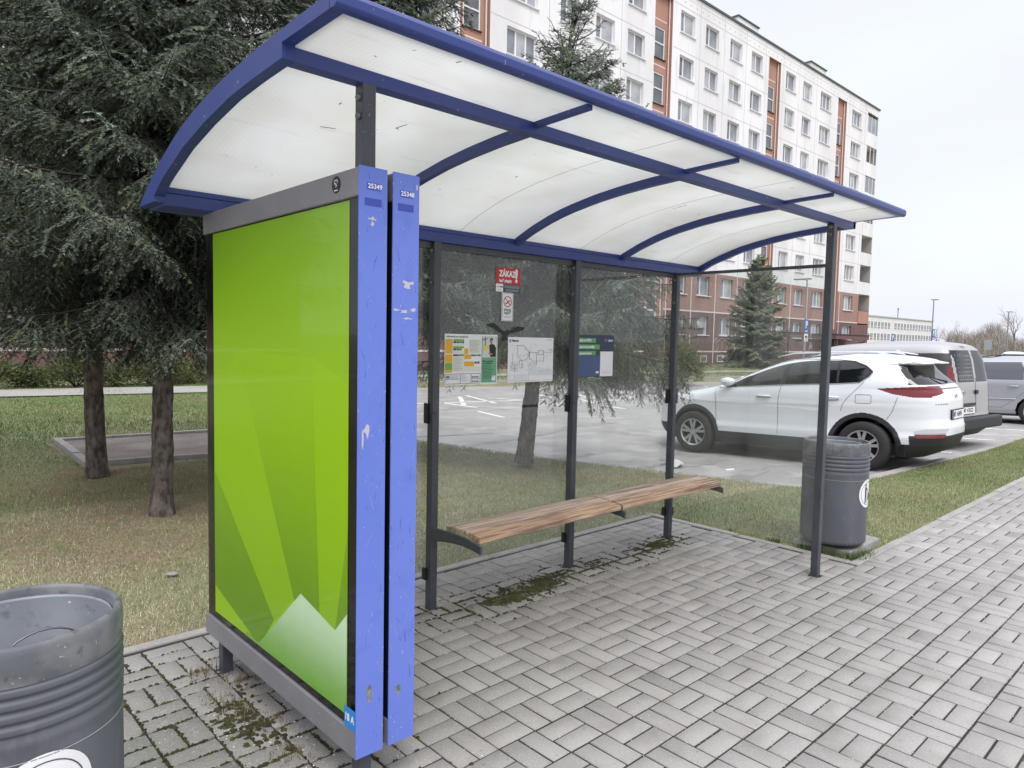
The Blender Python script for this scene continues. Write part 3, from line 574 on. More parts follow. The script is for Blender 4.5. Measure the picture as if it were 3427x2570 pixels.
# asphalt
m_asph=mat('asphalt',lin(156,152,150),.88,var=[(.5,.45,.62,lin(136,132,131),.8,7),(1.7,.52,.62,lin(172,168,165),.7,6),(140,.5,.7,lin(176,172,170),.5),(9,.6,.75,lin(108,104,104),.5)],bump=(120,.5,.004))
def lotz(y): return -.165-.04*np.clip(np.asarray(y,float)-.59,-.6,2.9)
ax_=np.array([2.8,20,60,145.]); ay_=np.concatenate([[-3.6,-1.2],np.linspace(0,3.6,19),[6,12,20]]); AX,AY=np.meshgrid(ax_,ay_); ii=np.arange(AX.size).reshape(AX.shape)
tag(mesh_np('asphalt_lot',np.stack([AX,AY,lotz(AY)],-1).reshape(-1,3),np.stack([ii[:-1,:-1],ii[:-1,1:],ii[1:,1:],ii[1:,:-1]],-1).reshape(-1,4),m_asph),kind='structure')
# darker wet-looking patches and a repaired strip lie flush on the lot
m_patch=mat('asphalt_patch',lin(134,130,128),.88,var=[(3,.4,.65,lin(154,150,148),.9,7)],bump=(120,.5,.004))
def sheet(name,pts,z,m,kind='structure'):
    b=MB()
    if z==-.196: pts=[(pts[i][0]+(pts[(i+1)%len(pts)][0]-pts[i][0])*k/6,pts[i][1]+(pts[(i+1)%len(pts)][1]-pts[i][1])*k/6) for i in range(len(pts)) for k in range(6)] if len(pts)==4 else pts
    b.add([(x,y,z if z!=-.196 else float(lotz(y))+.005) for x,y in pts],[tuple(range(len(pts)))]); o=b.build(name,m)
    if o.data.polygons[0].normal.z<0: o.data.flip_normals()
    return tag(o,kind=kind)
def ragged(cx,cy,rx,ry,rot,n=26,j=.25,seed=0):
    g=np.random.default_rng(seed); a=np.linspace(0,2*np.pi,n,endpoint=False); k=1+g.uniform(-j,j,n)
    return [(cx+rx*q*math.cos(t)*math.cos(rot)-ry*q*math.sin(t)*math.sin(rot),cy+rx*q*math.cos(t)*math.sin(rot)+ry*q*math.sin(t)*math.cos(rot)) for t,q in zip(a,k)]
sheet('asphalt_patch',ragged(7.3,2.9,.9,.5,.4,seed=1),-.196,m_patch); sheet('asphalt_patch',ragged(6.6,1.55,.55,.16,.2,seed=2,j=.4),-.196,m_patch)
for k,(cx,cy,rx,ry) in enumerate([(5.9,4.3,.6,.10),(7.0,6.4,1.2,.12),(5.4,7.5,1.1,.11),(9.5,6.9,.8,.12),(6.2,2.9,.5,.08)]): sheet('asphalt_patch',ragged(cx,cy,rx,ry,RNG.uniform(-.3,.3),seed=3+k,j=.5),-.196,m_patch)
# kerbs
m_kerb=mat('kerb_concrete',lin(158,154,150),.88,var=[(5,.4,.7,lin(132,128,124),.7),(50,.5,.7,lin(178,175,170),.5)],bump=(60,.4,.003))
def kerb(name,pts,w,z0,z1,seg=1.0,jit=.004):
    b=MB()
    for i in range(len(pts)-1):
        a=Vector(pts[i]);c=Vector(pts[i+1]);L=(c-a).length;n=max(1,int(round(L/seg)));d=(c-a)/L;nn=Vector((-d.y,d.x))
        for k in range(n):
            s=a+d*(L*k/n+.004);e=a+d*(L*(k+1)/n-.004);q=RNG.normal(0,jit)
            P=[s,e,e+nn*w,s+nn*w]; b.add([(p.x,p.y,z0) for p in P]+[(p.x,p.y,z1+q) for p in P],[(3,2,1,0),(4,5,6,7),(0,1,5,4),(1,2,6,5),(2,3,7,6),(3,0,4,7)])
    return tag(b.build(name,m_kerb,bevel=.008),kind='structure')
kerb('kerb',[(-9,.525),(2.955,.525)],.07,-.2,.004); kerb('kerb',[(2.985,.595),(2.985,-1.235)][::-1],.07,-.2,.004,.9)
kerb('kerb',[(2.915,-1.305),(24,-1.305)],.07,-.2,.004); kerb('kerb',[(24.01,-1.305),(90,-1.305)],.07,-.2,.004,6)
kerb('lot_kerb',[(5.86,.44),(7.18,.22),(11,-.02),(14.4,-.06)][::-1],.13,-.35,-.085,1.0)
kerb('lot_kerb',[(14.42,-.06),(40,-.65),(140,-3.5)][::-1],.13,-.35,-.085,3)
kerb('lot_kerb',[(7.0,19.15),(12.8,17.95),(24.7,15.45),(60,8.0)],.14,-.35,-.075,1.5)
# pavers : 10x20 cm blocks in basket weave
GX,GY0=-.0214,-.3039
def brick_field(x0,x1,y0,y1):
    i0=int(math.floor((x0-GX)/.2)); i1=int(math.ceil((x1-GX)/.2)); j0=int(math.floor((GY0-y1)/.2)); j1=int(math.ceil((GY0-y0)/.2))
    out=[]
    for i in range(i0,i1):
        for j in range(j0,j1):
            ax=GX+.2*i; ay=GY0-.2*(j+1)
            for k in (0,1):
                if (i+j)%2==0: r=(ax+.1*k,ax+.1*k+.1,ay,ay+.2)
                else: r=(ax,ax+.2,ay+.1*k,ay+.1*k+.1)
                r=(max(r[0],x0),min(r[1],x1),max(r[2],y0),min(r[3],y1))
                if r[1]-r[0]>.035 and r[3]-r[2]>.035: out.append(r)
    return out
br=brick_field(-5.2,2.912,-1.3039,.522)+brick_field(-5.2,16,-6.5,-1.3039)
br=np.array(br); n=len(br); g=np.random.default_rng(3)
sx=g.uniform(.0030,.0058,(n,4)); bx0=br[:,0]+sx[:,0]; bx1=br[:,1]-sx[:,1]; by0=br[:,2]+sx[:,2]; by1=br[:,3]-sx[:,3]
cxn=(bx0+bx1)/2; cyn=(by0+by1)/2
def bump2(x,y,cx,cy,r): return np.exp(-((x-cx)**2+(y-cy)**2)/(2*r*r))
rough=np.clip(bump2(cxn,cyn,-1.35,-.35,.55)+bump2(cxn,cyn,.9,-.15,.45)+bump2(cxn,cyn,.3,-.2,.3)+bump2(cxn,cyn,1.6,-.15,.3),0,1)
dz=g.normal(0,.0006,n)+np.abs(g.normal(0,.003,n))*rough+.0015*rough; tx=g.normal(0,.003,n)*(1+7*rough); ty=g.normal(0,.003,n)*(1+7*rough)
ch=.0022
def corner(xa,ya,z): return np.stack([xa,ya,z+dz+tx*(xa-cxn)+ty*(ya-cyn)],-1)
Vb=np.stack([corner(bx0,by0,-.07),corner(bx1,by0,-.07),corner(bx1,by1,-.07),corner(bx0,by1,-.07),
  corner(bx0,by0,-ch),corner(bx1,by0,-ch),corner(bx1,by1,-ch),corner(bx0,by1,-ch),
  corner(bx0+ch,by0+ch,0),corner(bx1-ch,by0+ch,0),corner(bx1-ch,by1-ch,0),corner(bx0+ch,by1-ch,0)],1).reshape(-1,3)
base=np.array([(8,9,10,11),(4,5,9,8),(5,6,10,9),(6,7,11,10),(7,4,8,11),(0,1,5,4),(1,2,6,5),(2,3,7,6),(3,0,4,7)])
Fb=(base[None]+12*np.arange(n)[:,None,None]).reshape(-1,4)
val=g.normal(1,.055,n)*(1+.10*np.sin(cxn*1.3+1.1*np.sin(cyn*.9))*np.sin(cyn*1.7+.6)); odd=g.random(n); c0=np.array(lin(153,149,146)); col=c0[None]*val[:,None]
col=np.where((odd<.012)[:,None],np.array(lin(150,146,140))[None]*val[:,None],col)
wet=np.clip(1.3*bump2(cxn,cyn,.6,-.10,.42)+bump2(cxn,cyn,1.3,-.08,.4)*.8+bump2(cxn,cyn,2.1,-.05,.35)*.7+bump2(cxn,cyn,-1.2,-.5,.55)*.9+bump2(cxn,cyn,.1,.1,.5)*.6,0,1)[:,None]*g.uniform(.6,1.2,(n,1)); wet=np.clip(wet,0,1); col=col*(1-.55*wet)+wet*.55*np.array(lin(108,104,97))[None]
col=np.where((odd>.985)[:,None],col*.72,col)
# blocks blend towards a paler tone at the front of the pavement
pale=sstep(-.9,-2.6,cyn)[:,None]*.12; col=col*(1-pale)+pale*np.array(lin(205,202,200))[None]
m_pav=mat('paving_block',(0,0,0),.85,attr=True,var=[(130,.52,.68,lin(196,192,188),.45),(55,.66,.72,lin(84,80,76),.6),(4,.5,.72,lin(126,122,117),.55,7),(.9,.5,.7,lin(136,132,128),.35,6)],bump=(150,.5,.003))
tag(mesh_np('pavement',Vb,Fb,m_pav,col=np.repeat(col,12,0)),kind='structure')
m_joint=mat('joint_sand',lin(50,45,41),.95,var=[(3,.55,.7,lin(78,80,48),.8,6),(160,.62,.75,lin(120,112,104),.6)],bump=(160,.8,.004))
sheet('joint_bed',[(-5.2,-6.5),(16,-6.5),(16,-1.306),(2.914,-1.306),(2.914,.524),(-5.2,.524)],-.0040,m_joint)
m_pavfar=mat('paving_far',lin(162,158,155),.88,var=[(30,.45,.6,lin(140,136,132),.6)])
sheet('pavement_far',[(16,-6.5),(90,-6.5),(90,-1.306),(16,-1.306)],-.004,m_pavfar); sheet('pavement_side',[(-90,-6.5),(-5.2,-6.5),(-5.2,.52),(-90,.52)],-.004,m_pavfar)
sheet('road',[(-200,-14.5),(200,-14.5),(200,-6.75),(-200,-6.75)],-.06,m_asph); kerb('road_kerb',[(-60,-6.74),(60,-6.74)],.22,-.3,.002,2)
# far footpaths
m_path=mat('footpath',lin(166,163,160),.9,var=[(1,.4,.7,lin(150,147,143),.7)],bump=(60,.3,.004))
sheet('path',[(-30,23.6),(.0,17.62),(4.62,16.72),(5.35,15.1),(7.0,19.1),(5.5,19.0),(.4,19.95),(-30,25.9)],-.06,m_path)
sheet('path',[(8,21.2),(30,17.6),(62,12.0),(62,13.6),(30,19.3),(8,23.0)],-.06,m_path)
# square bed edged by concrete strips, left
sheet('gravel_bed',[(-.27,9.0),(2.0,8.75),(2.1,6.2),(-.36,6.62)],-.058,mat('gravel',lin(138,126,120),.95,var=[(40,.4,.65,lin(96,86,82),.8),(1.5,.4,.6,lin(156,148,140),.6)],bump=(60,.8,.02)))
kerb('bed_kerb',[(2.0,8.75),(-.30,9.02),(-.40,6.60),(2.1,6.16)],.10,-.2,-.02,.9)
# parking bay lines
m_line=mat('road_paint',lin(232,230,228),.8,var=[(6,.52,.66,lin(172,168,166),.7,7)])
def pline(a,c,w):
    a=Vector(a);c=Vector(c);d=(c-a).normalized();nn=Vector((-d.y,d.x))*w/2
    sheet('bay_line',[tuple(a+nn),tuple(a-nn),tuple(c-nn),tuple(c+nn)],-.196,m_line)
hd=Vector((-.19,.98)).normalized(); ac=Vector((.98,.19))
for a_,c_ in [((9.25,12.05),(9.23,10.53)),((10.91,13.33),(9.35,11.2)),((11.35,13.58),(10.44,11.15)),((8.68,9.84),(8.33,8.52)),((11.41,12.57),(11.87,11.38)),((13.67,12.83),(12.93,10.77)),((13.54,10.88),(13.0,9.84)),((17.48,12.53),(15.37,10.32)),((12.61,9.25),(12.39,8.23)),((19.91,12.6),(18.74,11.24)),((5.4,13.2),(9.3,12.0)),((9.3,12.0),(15.2,10.8)),((6.6,16.2),(5.6,12.4)),((15.5,13.6),(14.2,10.9)),((22.6,12.2),(21.2,10.6)),((15.2,10.8),(24,9.0))]:
    pline(tuple(-2.433+(a_[0]+2.433)*1.044 if i_==0 else -3.276+(a_[1]+3.276)*1.044 for i_ in (0,1)),tuple(-2.433+(c_[0]+2.433)*1.044 if i_==0 else -3.276+(c_[1]+3.276)*1.044 for i_ in (0,1)),.13)
for k in range(6): pline((10.3+2.5*k+.6,.25-.04*k),(10.3+2.5*k-.1,5.0-.04*k),.11)
# litter on the asphalt, stone in the lawn
b=MB(); b.tube([(6.62,1.93,-.21),(6.76,1.88,-.21)],.016,8); tag(b.build('paper_litter',m_white),'small white crumpled paper lying on the asphalt by the white car','litter')
b=MB(); vs=ragged(6.42,2.62,.16,.11,.4,n=9,seed=21); b.add([(x,y,-.222+abs(RNG.normal(0,.035))) for x,y in vs]+[(6.42,2.62,-.15)],[(i,(i+1)%9,9) for i in range(9)]); tag(b.build('paper_bag',mat('paper_grey',lin(198,194,190),.8)),'crumpled pale bag beside the front wheel of the white car','litter')
def stone(x,y,z,r,label):
    bm=bmesh.new(); bmesh.ops.create_icosphere(bm,subdivisions=3,radius=r)
    for v in bm.verts:
        k=1+.25*math.sin(v.co.x*60)*math.cos(v.co.y*47+1)+.12*math.sin(v.co.z*130); v.co*=k; v.co.z*=.5
    me=bpy.data.meshes.new('stone'); bm.to_mesh(me); bm.free(); me.materials.append(m_conc)
    o=bpy.data.objects.new('stone',me); o.location=(x,y,z); C.objects.link(o); tag(o,label,'stone')
stone(-.93,1.62,-.004,.032,'pale stone lying alone in the grass by the shelter')
# ------------------------------------------------------------------ grass
def blades(name,pts,zf,hmin,hmax,wd,lean,gs,m,seed,flat=.3):
    g=np.random.default_rng(seed); x,y=pts[:,0],pts[:,1]; n=len(x); z=zf
    h=g.uniform(hmin,hmax,n); az=g.uniform(0,2*np.pi,n); ln=np.abs(g.normal(0,lean,n)); fl=g.random(n)<flat
    ln=np.where(fl,g.uniform(1.0,1.45,n),ln); dx,dy,dzv=np.sin(ln)*np.cos(az),np.sin(ln)*np.sin(az),np.cos(ln)
    pa=az+np.pi/2+g.normal(0,.4,n); w=g.uniform(.6,1.3,n)*wd
    b0=np.stack([x-w/2*np.cos(pa),y-w/2*np.sin(pa),z-.004],-1); b1=np.stack([x+w/2*np.cos(pa),y+w/2*np.sin(pa),z-.004],-1)
    tip=np.stack([x+dx*h,y+dy*h,z+dzv*h+.004],-1)
    V=np.stack([b0,b1,tip],1).reshape(-1,3); F=np.arange(3*n).reshape(-1,3)
    pal=np.array([lin(*c) for c in gs]); pick=g.integers(0,len(pal),n)
    # colour drifts in large clumps between green and straw
    k=.5+.5*np.sin(x*1.9+np.sin(y*2.3)*1.4)*np.cos(y*1.6+np.sin(x*1.1)); half=len(pal)//2
    pick=np.where(g.random(n)<k*.75+.12,g.integers(0,half,n),g.integers(half,len(pal),n))
    col=pal[pick]*g.uniform(.75,1.25,(n,1)); 
    return mesh_np(name,V,F,m,col=np.repeat(col,3,0))
m_blade=mat('grass_blade',(0,0,0),.75,spec=.2,attr=True)
GRN=[(104,128,72),(94,118,64),(116,138,84),(100,124,78),(126,142,94),(110,130,82),(170,170,128),(150,148,108),(186,180,144)]
DRY=[(128,142,96),(140,148,106),(118,134,86),(152,154,120),(178,172,144),(194,188,158),(164,154,128),(208,202,174),(154,134,114)]
def scatter(x0,x1,y0,y1,dens,seed,dens_fn=None):
    g=np.random.default_rng(seed); n=int((x1-x0)*(y1-y0)*dens); x=g.uniform(x0,x1,n); y=g.uniform(y0,y1,n)
    k=~inpoly(x,y,LP)&~(((x<2.99)&(y<.6))|(y<-1.232))&~((x>5.8)&(y<.44)&(pdist(x,y,np.array([(5.86,.44),(7.18,.22),(11,-.02),(14.4,-.06),(40,-.65)]),False)<.16))
    k&=~((x>-.4)&(x<2.1)&(y>6.2)&(y<9.0)); k&=~((x>3.04)&(x<3.68)&(y>-1.21)&(y<-.72)) 
    if dens_fn is not None: k&=g.random(n)<dens_fn(x,y)
    return np.stack([x[k],y[k]],-1)
def lawn(name,x0,x1,y0,y1,dens,hmin,hmax,wd,pal,seed,flat,fn=None,lean=.5):
    P=scatter(x0,x1,y0,y1,dens,seed,fn); tag(blades(name,P,hfun(P[:,0],P[:,1]),hmin,hmax,wd,lean,pal,m_blade,seed,flat),kind='stuff')
bare=lambda x,y: 1-.75*np.clip(bump2(x,y,-.45,5.9,.9)+bump2(x,y,-.4,3.4,.7)+bump2(x,y,1.7,4.9,1.0)+bump2(x,y,4.05,3.4,.6)+bump2(x,y,-1.2,2.6,.8)*.6+bump2(x,y,3.3,1.9,.5)*.7,0,1)
lawn('grass',-2.2,6.2,.6,4.2,9500,.016,.042,.0042,DRY,31,.75,bare)
lawn('grass',-2.6,6.2,4.2,9.5,4200,.02,.045,.006,GRN,32,.6,bare)
lawn('grass',-7,-2.2,.6,5,1500,.02,.045,.007,DRY,39,.7,bare)
lawn('grass',-7,-2.6,5,9.5,1000,.02,.05,.008,GRN,40,.6,bare)
lawn('needle_litter',-2.2,3.2,1.0,7.2,5200,.015,.04,.004,[(150,118,98),(164,134,114),(124,98,84),(176,150,130)],38,1.0,lambda x,y: np.clip(bump2(x,y,-.45,5.6,.8)+bump2(x,y,-.5,3.1,.9)+bump2(x,y,1.7,4.6,1.0)+.5*bump2(x,y,-1.3,2.2,.7),0,1))
lawn('grass',2.99,13.5,-1.23,.6,9000,.015,.036,.004,GRN,33,.55)
FARG=[(104,132,72),(92,120,62),(114,140,80),(100,126,74),(124,146,90),(110,134,80),(140,150,104),(128,134,92)]
lawn('grass',-3.5,7.5,9.5,20.5,1000,.03,.06,.014,FARG,34,.5)
lawn('grass',13.5,40,-1.23,-.1,800,.03,.06,.009,GRN,35,.3)
lawn('grass',7,40,15,22,120,.06,.12,.02,GRN,36,.3)
# taller weeds by the bin slab, the end glass and the case leg
def tuft(name,cx,cy,r,n,h0,h1_,pal,seed,flat=.1,zz=None):
    g=np.random.default_rng(seed); a=g.uniform(0,6.28,n); q=r*np.sqrt(g.random(n)); P=np.stack([cx+q*np.cos(a),cy+q*np.sin(a)],-1)
    z=hfun(P[:,0],P[:,1]) if zz is None else np.full(n,zz)
    tag(blades(name,P,z,h0,h1_,.005,.45,pal,m_blade,seed,flat),kind='stuff')
WEED=[(76,96,58),(92,112,70),(70,88,52),(98,104,66)]
for k,(cx,cy,r,n,h) in enumerate([(2.96,-1.02,.09,240,.10),(3.02,-1.16,.10,280,.09),(3.10,-1.23,.08,160,.07),(2.99,-.85,.06,140,.18),(3.0,-.6,.06,120,.09),(2.99,-.2,.08,100,.06),(3.0,.2,.08,100,.06),(3.25,-1.24,.09,140,.05)]): tuft('weeds',cx,cy,r,n,.03,h,WEED,50+k)
STR=[(150,136,104),(118,100,78),(96,88,60),(84,66,54)]
for k,(cx,cy,r,n,h) in enumerate([(-1.27,.06,.07,160,.09),(-1.17,-.10,.10,320,.05),(-1.30,-.22,.08,260,.05),(-1.28,-.38,.10,420,.045),(-1.22,-.52,.09,320,.04),(-1.25,-.80,.09,200,.035),(-1.35,-1.0,.05,60,.03)]): tuft('dead_weeds',cx,cy,r,n,.02,h,STR,70+k,.75,-.004)
# moss in the joints
m_moss=mat('moss',lin(68,68,34),.95,var=[(40,.4,.62,lin(42,38,26),.9),(14,.5,.7,lin(98,100,44),.6)],bump=(160,.9,.01))
mv=[];mf=[]
g=np.random.default_rng(8)
def mossblob(x,y,r,h):
    o=len(mv); n=8; ph=g.uniform(0,6.28); 
    for ring,(rr,hh) in enumerate(((1,0),(.62,.75))):
        for i in range(n):
            t=ph+2*math.pi*i/n; k=rr*r*g.uniform(.5,1.5); mv.append((x+k*math.cos(t),y+k*math.sin(t),-.003+hh*h*g.uniform(.8,1.2)))
    mv.append((x,y,-.003+h))
    for i in range(n): mf.append((o+i,o+(i+1)%n,o+n+(i+1)%n)); mf.append((o+i,o+n+(i+1)%n,o+n+i)); mf.append((o+n+i,o+n+(i+1)%n,o+2*n))
def joint_pts(cx,cy,rx,ry,nn):
    out=[]
    while len(out)<nn:
        x=cx+g.normal(0,rx); y=cy+g.normal(0,ry)
        # snap to the nearest joint
        i=math.floor((x-GX)/.2); j=math.floor((GY0-y)/.2); ax=GX+.2*i; ay=GY0-.2*(j+1); lx,ly=x-ax,y-ay
        cand=[(lx,0),(.2-lx,1),(ly,2),(.2-ly,3)]
        cand.append((abs(lx-.1),4) if (i+j)%2==0 else (abs(ly-.1),5)); q=min(cand)[1]
        if q==0: x=ax
        elif q==1: x=ax+.2
        elif q==2: y=ay
        elif q==3: y=ay+.2
        elif q==4: x=ax+.1
        else: y=ay+.1
        if y<.5: out.append((x+g.normal(0,.003),y+g.normal(0,.003)))
    return out
for cx,cy,rx,ry,nn,r in [(-1.42,-.35,.28,.45,900,.0085),(-1.3,-.9,.2,.25,420,.008),(.55,-.12,.24,.09,900,.010),(.95,-.05,.12,.06,420,.011),(.25,-.16,.12,.06,300,.010),(1.35,-.08,.12,.06,300,.010),(1.75,-.1,.22,.06,420,.009),(2.2,-.06,.15,.06,380,.010),(-1.7,-.2,.25,.3,400,.008),(.0,-.05,.1,.08,120,.009)]:
    for x,y in joint_pts(cx,cy,rx,ry,nn): mossblob(x,y,r*g.uniform(.6,1.3),g.uniform(.007,.013))
for cx,cy,rx,ry,nn in [(.62,-.13,.14,.05,520),(.82,-.08,.10,.04,420),(1.0,-.06,.08,.03,120),(.38,-.15,.07,.035,120),(2.15,-.05,.1,.04,120),(1.42,-.08,.06,.03,60),(-1.27,-.45,.05,.16,140)]:
    for k in range(nn): mossblob(cx+g.normal(0,rx),cy+g.normal(0,ry),g.uniform(.008,.022),g.uniform(.008,.016))
for px,py in [(0,0),(sp,0),(2*sp,0),(-sp,0),(-sp,-1.225),(2*sp,-1.225)]:
    for k in range(110):
        t=g.uniform(0,4); u=g.uniform(-.01,.06); e_=abs(g.normal(0,.006)); x,y=[(u,-e_),(.05+e_,u),(u,.05+e_),(-e_,u)][int(t)]; mossblob(px+x,py+y,g.uniform(.004,.010),g.uniform(.004,.009))
tag(mesh_np('moss',np.array(mv),np.array(mf),m_moss,smooth=True),kind='stuff')
# little white stones scattered on the paving
pv=[];pf=[];pcx=[]
def pebble(x,y,r):
    o=len(pv); q=g.uniform(.7,1.3,6)*r
    for k,d in enumerate(((1,0,0),(0,1,0),(-1,0,0),(0,-1,0),(0,0,1),(0,0,-1))): pv.append((x+d[0]*q[k],y+d[1]*q[k],r*.5+d[2]*q[k]*.7)); 
    c=np.array(lin(*[(214,208,200),(190,184,176),(158,150,142),(226,222,216)][g.integers(0,4)])); pcx.extend([c]*6)
    for i in range(4): pf.append((o+i,o+(i+1)%4,o+4)); pf.append((o+(i+1)%4,o+i,o+5))
for k in range(900): pebble(.9+g.normal(0,.6),-.14+g.normal(0,.13),g.uniform(.002,.0048))
for k in range(420): pebble(-1.35+g.normal(0,.3),-.75+g.normal(0,.35),g.uniform(.002,.006))
for k in range(2600):
    x,y=g.uniform(-3,7),g.uniform(-3.6,.45)
    if (x<2.9 or y<-1.32): pebble(x,y,g.uniform(.0012,.0032))
for x,y in joint_pts(1.5,-1.7,1.8,.9,2600): pebble(x,y,g.uniform(.0015,.0035))
tag(mesh_np('pebbles',np.array(pv),np.array(pf),mat('pebble',(0,0,0),.8,attr=True),col=np.array(pcx)),kind='stuff')
# ------------------------------------------------------------------ spruces
m_needle=mat('spruce_needles',(0,0,0),.55,spec=.35,attr=True)
m_bark=mat('spruce_bark',lin(102,92,86),.95,stretch=(1,1,.5),var=[(24,.42,.60,lin(62,53,49),.9,7),(9,.5,.7,lin(142,133,126),.6)],bump=(30,1.0,.03))
m_twig=mat('spruce_twig',lin(58,52,46),.9)
def nz(v): return v/np.maximum(np.linalg.norm(v,axis=-1,keepdims=True),1e-9)
def spruce_meshes(seed,H,zb,Rmax,step,per,tw,hang,kn,pw=.85,nl=.021,nw=.0046,thin=False,leader=0,col_shift=(1,1,1)):
    """returns needles (V,F,col) and wood MB for a crown on a trunk standing at the origin"""
    g=np.random.default_rng(seed); SP=[];SD=[];SL=[];SC=[]; wood=MB()
    z=zb
    while z<H-.12:
        fr=(z-zb)/(H-zb)
        for k in range(max(3,int((per+(g.random()<.5))*(1 if fr<.6 or not thin else .55 if fr<.75 else .35)))):
            az=g.uniform(0,2*np.pi); zz=z+g.uniform(-step/2,step/2); L=(Rmax*(1-fr)**pw*g.uniform(.72,1.12)+.10)*(1 if fr>.06 else g.uniform(.55,1))
            el=-.22-.25*(1-fr)+1.05*fr**1.6+g.normal(0,.08)
            n=max(4,int(L/.10)); out=np.array([math.cos(az),math.sin(az),0]); side=np.array([-math.sin(az),math.cos(az),0])
            p=np.array([0,0,zz]); pts=[p.copy()]; e=el
            cv=g.normal(0,.04); btone=g.random()
            for i in range(n):
                t=(i+1)/n; e2=e+ (.55*t*t if fr<.85 else .1*t); a2=cv*i/3
                d=np.cos(e2)*(out*math.cos(a2)+side*math.sin(a2))+np.array([0,0,math.sin(e2)]); p=p+d*(L/n); pts.append(p.copy())
            pts=np.array(pts); wood.tube(pts[::2] if len(pts)>5 else pts,list(np.linspace(.005+.010*L,.003,len(pts[::2]) if len(pts)>5 else len(pts))),4,False)
            for i in range(max(1,int(n*.16)),n+1):
                t=i/n; d=nz(pts[i]-pts[i-1]); 
                SP.append(pts[i-1]);SD.append(d);SL.append(L/n*1.15);SC.append(g.random())
                for sgn in (-1,1):
                  for rep in range(tw):
                    if g.random()<(.10 if rep==0 else .25)+(.45 if thin and fr>.74 else 0): continue
                    l=(.10+.42*L*(1-t)**.8*.62+.10*L*(t<.9))*g.uniform(.55,1.1); l=min(l,.62); hg=rep==1; l*=.8 if hg else 1
                    ang=g.uniform(.75,1.15); dirv=d*math.cos(ang)+sgn*np.cross(d,[0,0,1.])*math.sin(ang)
                    droop=(hang*(1-fr)*g.uniform(.5,1.5)+.05)*(1.9 if hg else 1)
                    dirv=nz(dirv+np.array([0,0,-droop*.6])); q=pts[i-1]+(pts[i]-pts[i-1])*g.random(); m=max(1,int(round(l/.085))); tone=.45*btone+.55*g.random()
                    dv=dirv
                    for s in range(m):
                        SP.append(q.copy());SD.append(dv);SL.append(l/m*1.12);SC.append(tone)
                        q=q+dv*(l/m)
                        if s<m and m>1 and not (hg and s%2):
                            for s2 in (-1,1):
                                sd=nz(np.cross(dv,[0,0,1.])+1e-6); a3=g.uniform(.6,1.0); d3=nz(dv*math.cos(a3)+s2*sd*math.sin(a3)+np.array([0,0,-.35*droop])); ll=min(.17,.06+.6*(l-l*(s+1)/m))*g.uniform(.7,1.15)
                                SP.append(q.copy());SD.append(d3);SL.append(ll);SC.append(tone*.6+g.random()*.4)
                        dv=nz(dv+np.array([0,0,-droop*.22]))
        z+=step*(1-.35*fr)
    # leader
    for k in range(int(6+leader)):
        SP.append(np.array([0,0,H-.5+k*.08]));SD.append(np.array([0,0,1.]));SL.append(.1);SC.append(.5)
    P=np.array(SP);D=nz(np.array(SD));L=np.array(SL);T=np.array(SC); n=len(P)
    up=np.tile(np.array([0,0,1.]),(n,1)); up[np.abs(D[:,2])>.95]=[1,0,0]
    A=nz(np.cross(D,up)); Bv=np.cross(A,D)
    t=(np.arange(kn)+.5)/kn; t=t[None,:]+g.uniform(-.4,.4,(n,kn))/kn
    phi=np.where(np.arange(kn)%2==0,.25,np.pi-.25)[None,:]+g.normal(0,.5,(n,kn))
    rad=np.cos(phi)[...,None]*A[:,None]+np.sin(phi)[...,None]*Bv[:,None]
    nd=nz(D[:,None]*.62+rad*.85+g.normal(0,.08,(n,kn,3))); base=P[:,None]+D[:,None]*(L[:,None]*t)[...,None]
    ln=nl*g.uniform(.75,1.2,(n,kn)); wd=nz(np.cross(nd,D[:,None]+g.normal(0,.3,(n,kn,3))))
    V=np.stack([base-wd*nw/2,base+wd*nw/2,base+nd*ln[...,None]],2).reshape(-1,3)
    F=np.arange(len(V)).reshape(-1,3)
    dark=np.array(lin(70,84,68));mid=np.array(lin(118,132,112));pale=np.array(lin(170,185,170)); olive=np.array(lin(114,124,84))
    w=np.clip(T,0,1)[:,None]; col=np.where(w<.6,dark+(mid-dark)*w/.6,mid+(pale-mid)*np.clip((w-.6)/.35,0,1)**1.3)
    col=np.where((g.random(n)<.12)[:,None],olive[None],col)*g.uniform(.8,1.2,(n,1))*np.array(col_shift)
    # shoot axes as thin dark needles so twigs read as solid
    ax=np.stack([P-A*.003,P+A*.003,P+D*L[:,None]],1).reshape(-1,3); Fa=np.arange(len(ax)).reshape(-1,3)+len(V)
    colA=np.repeat(np.tile(np.array(lin(72,64,52)),(n,1)),3,0)
    # needles of one shoot shade together: their normals lean to the shoot's upper side
    ow=nz(np.stack([P[:,0],P[:,1],np.zeros(n)],-1)); sn=nz(Bv*np.sign(Bv[:,2:3]+1e-6)*.8+ow*.45+np.array([0,0,.35]))
    NN=nz(sn[:,None]+rad*.55).reshape(-1,3); NN=np.concatenate([np.repeat(NN,3,0),np.repeat(sn,3,0)])
    return np.concatenate([V,ax]),np.concatenate([F,Fa]),np.concatenate([np.repeat(np.repeat(col,kn,0),3,0),colA]),wood,NN
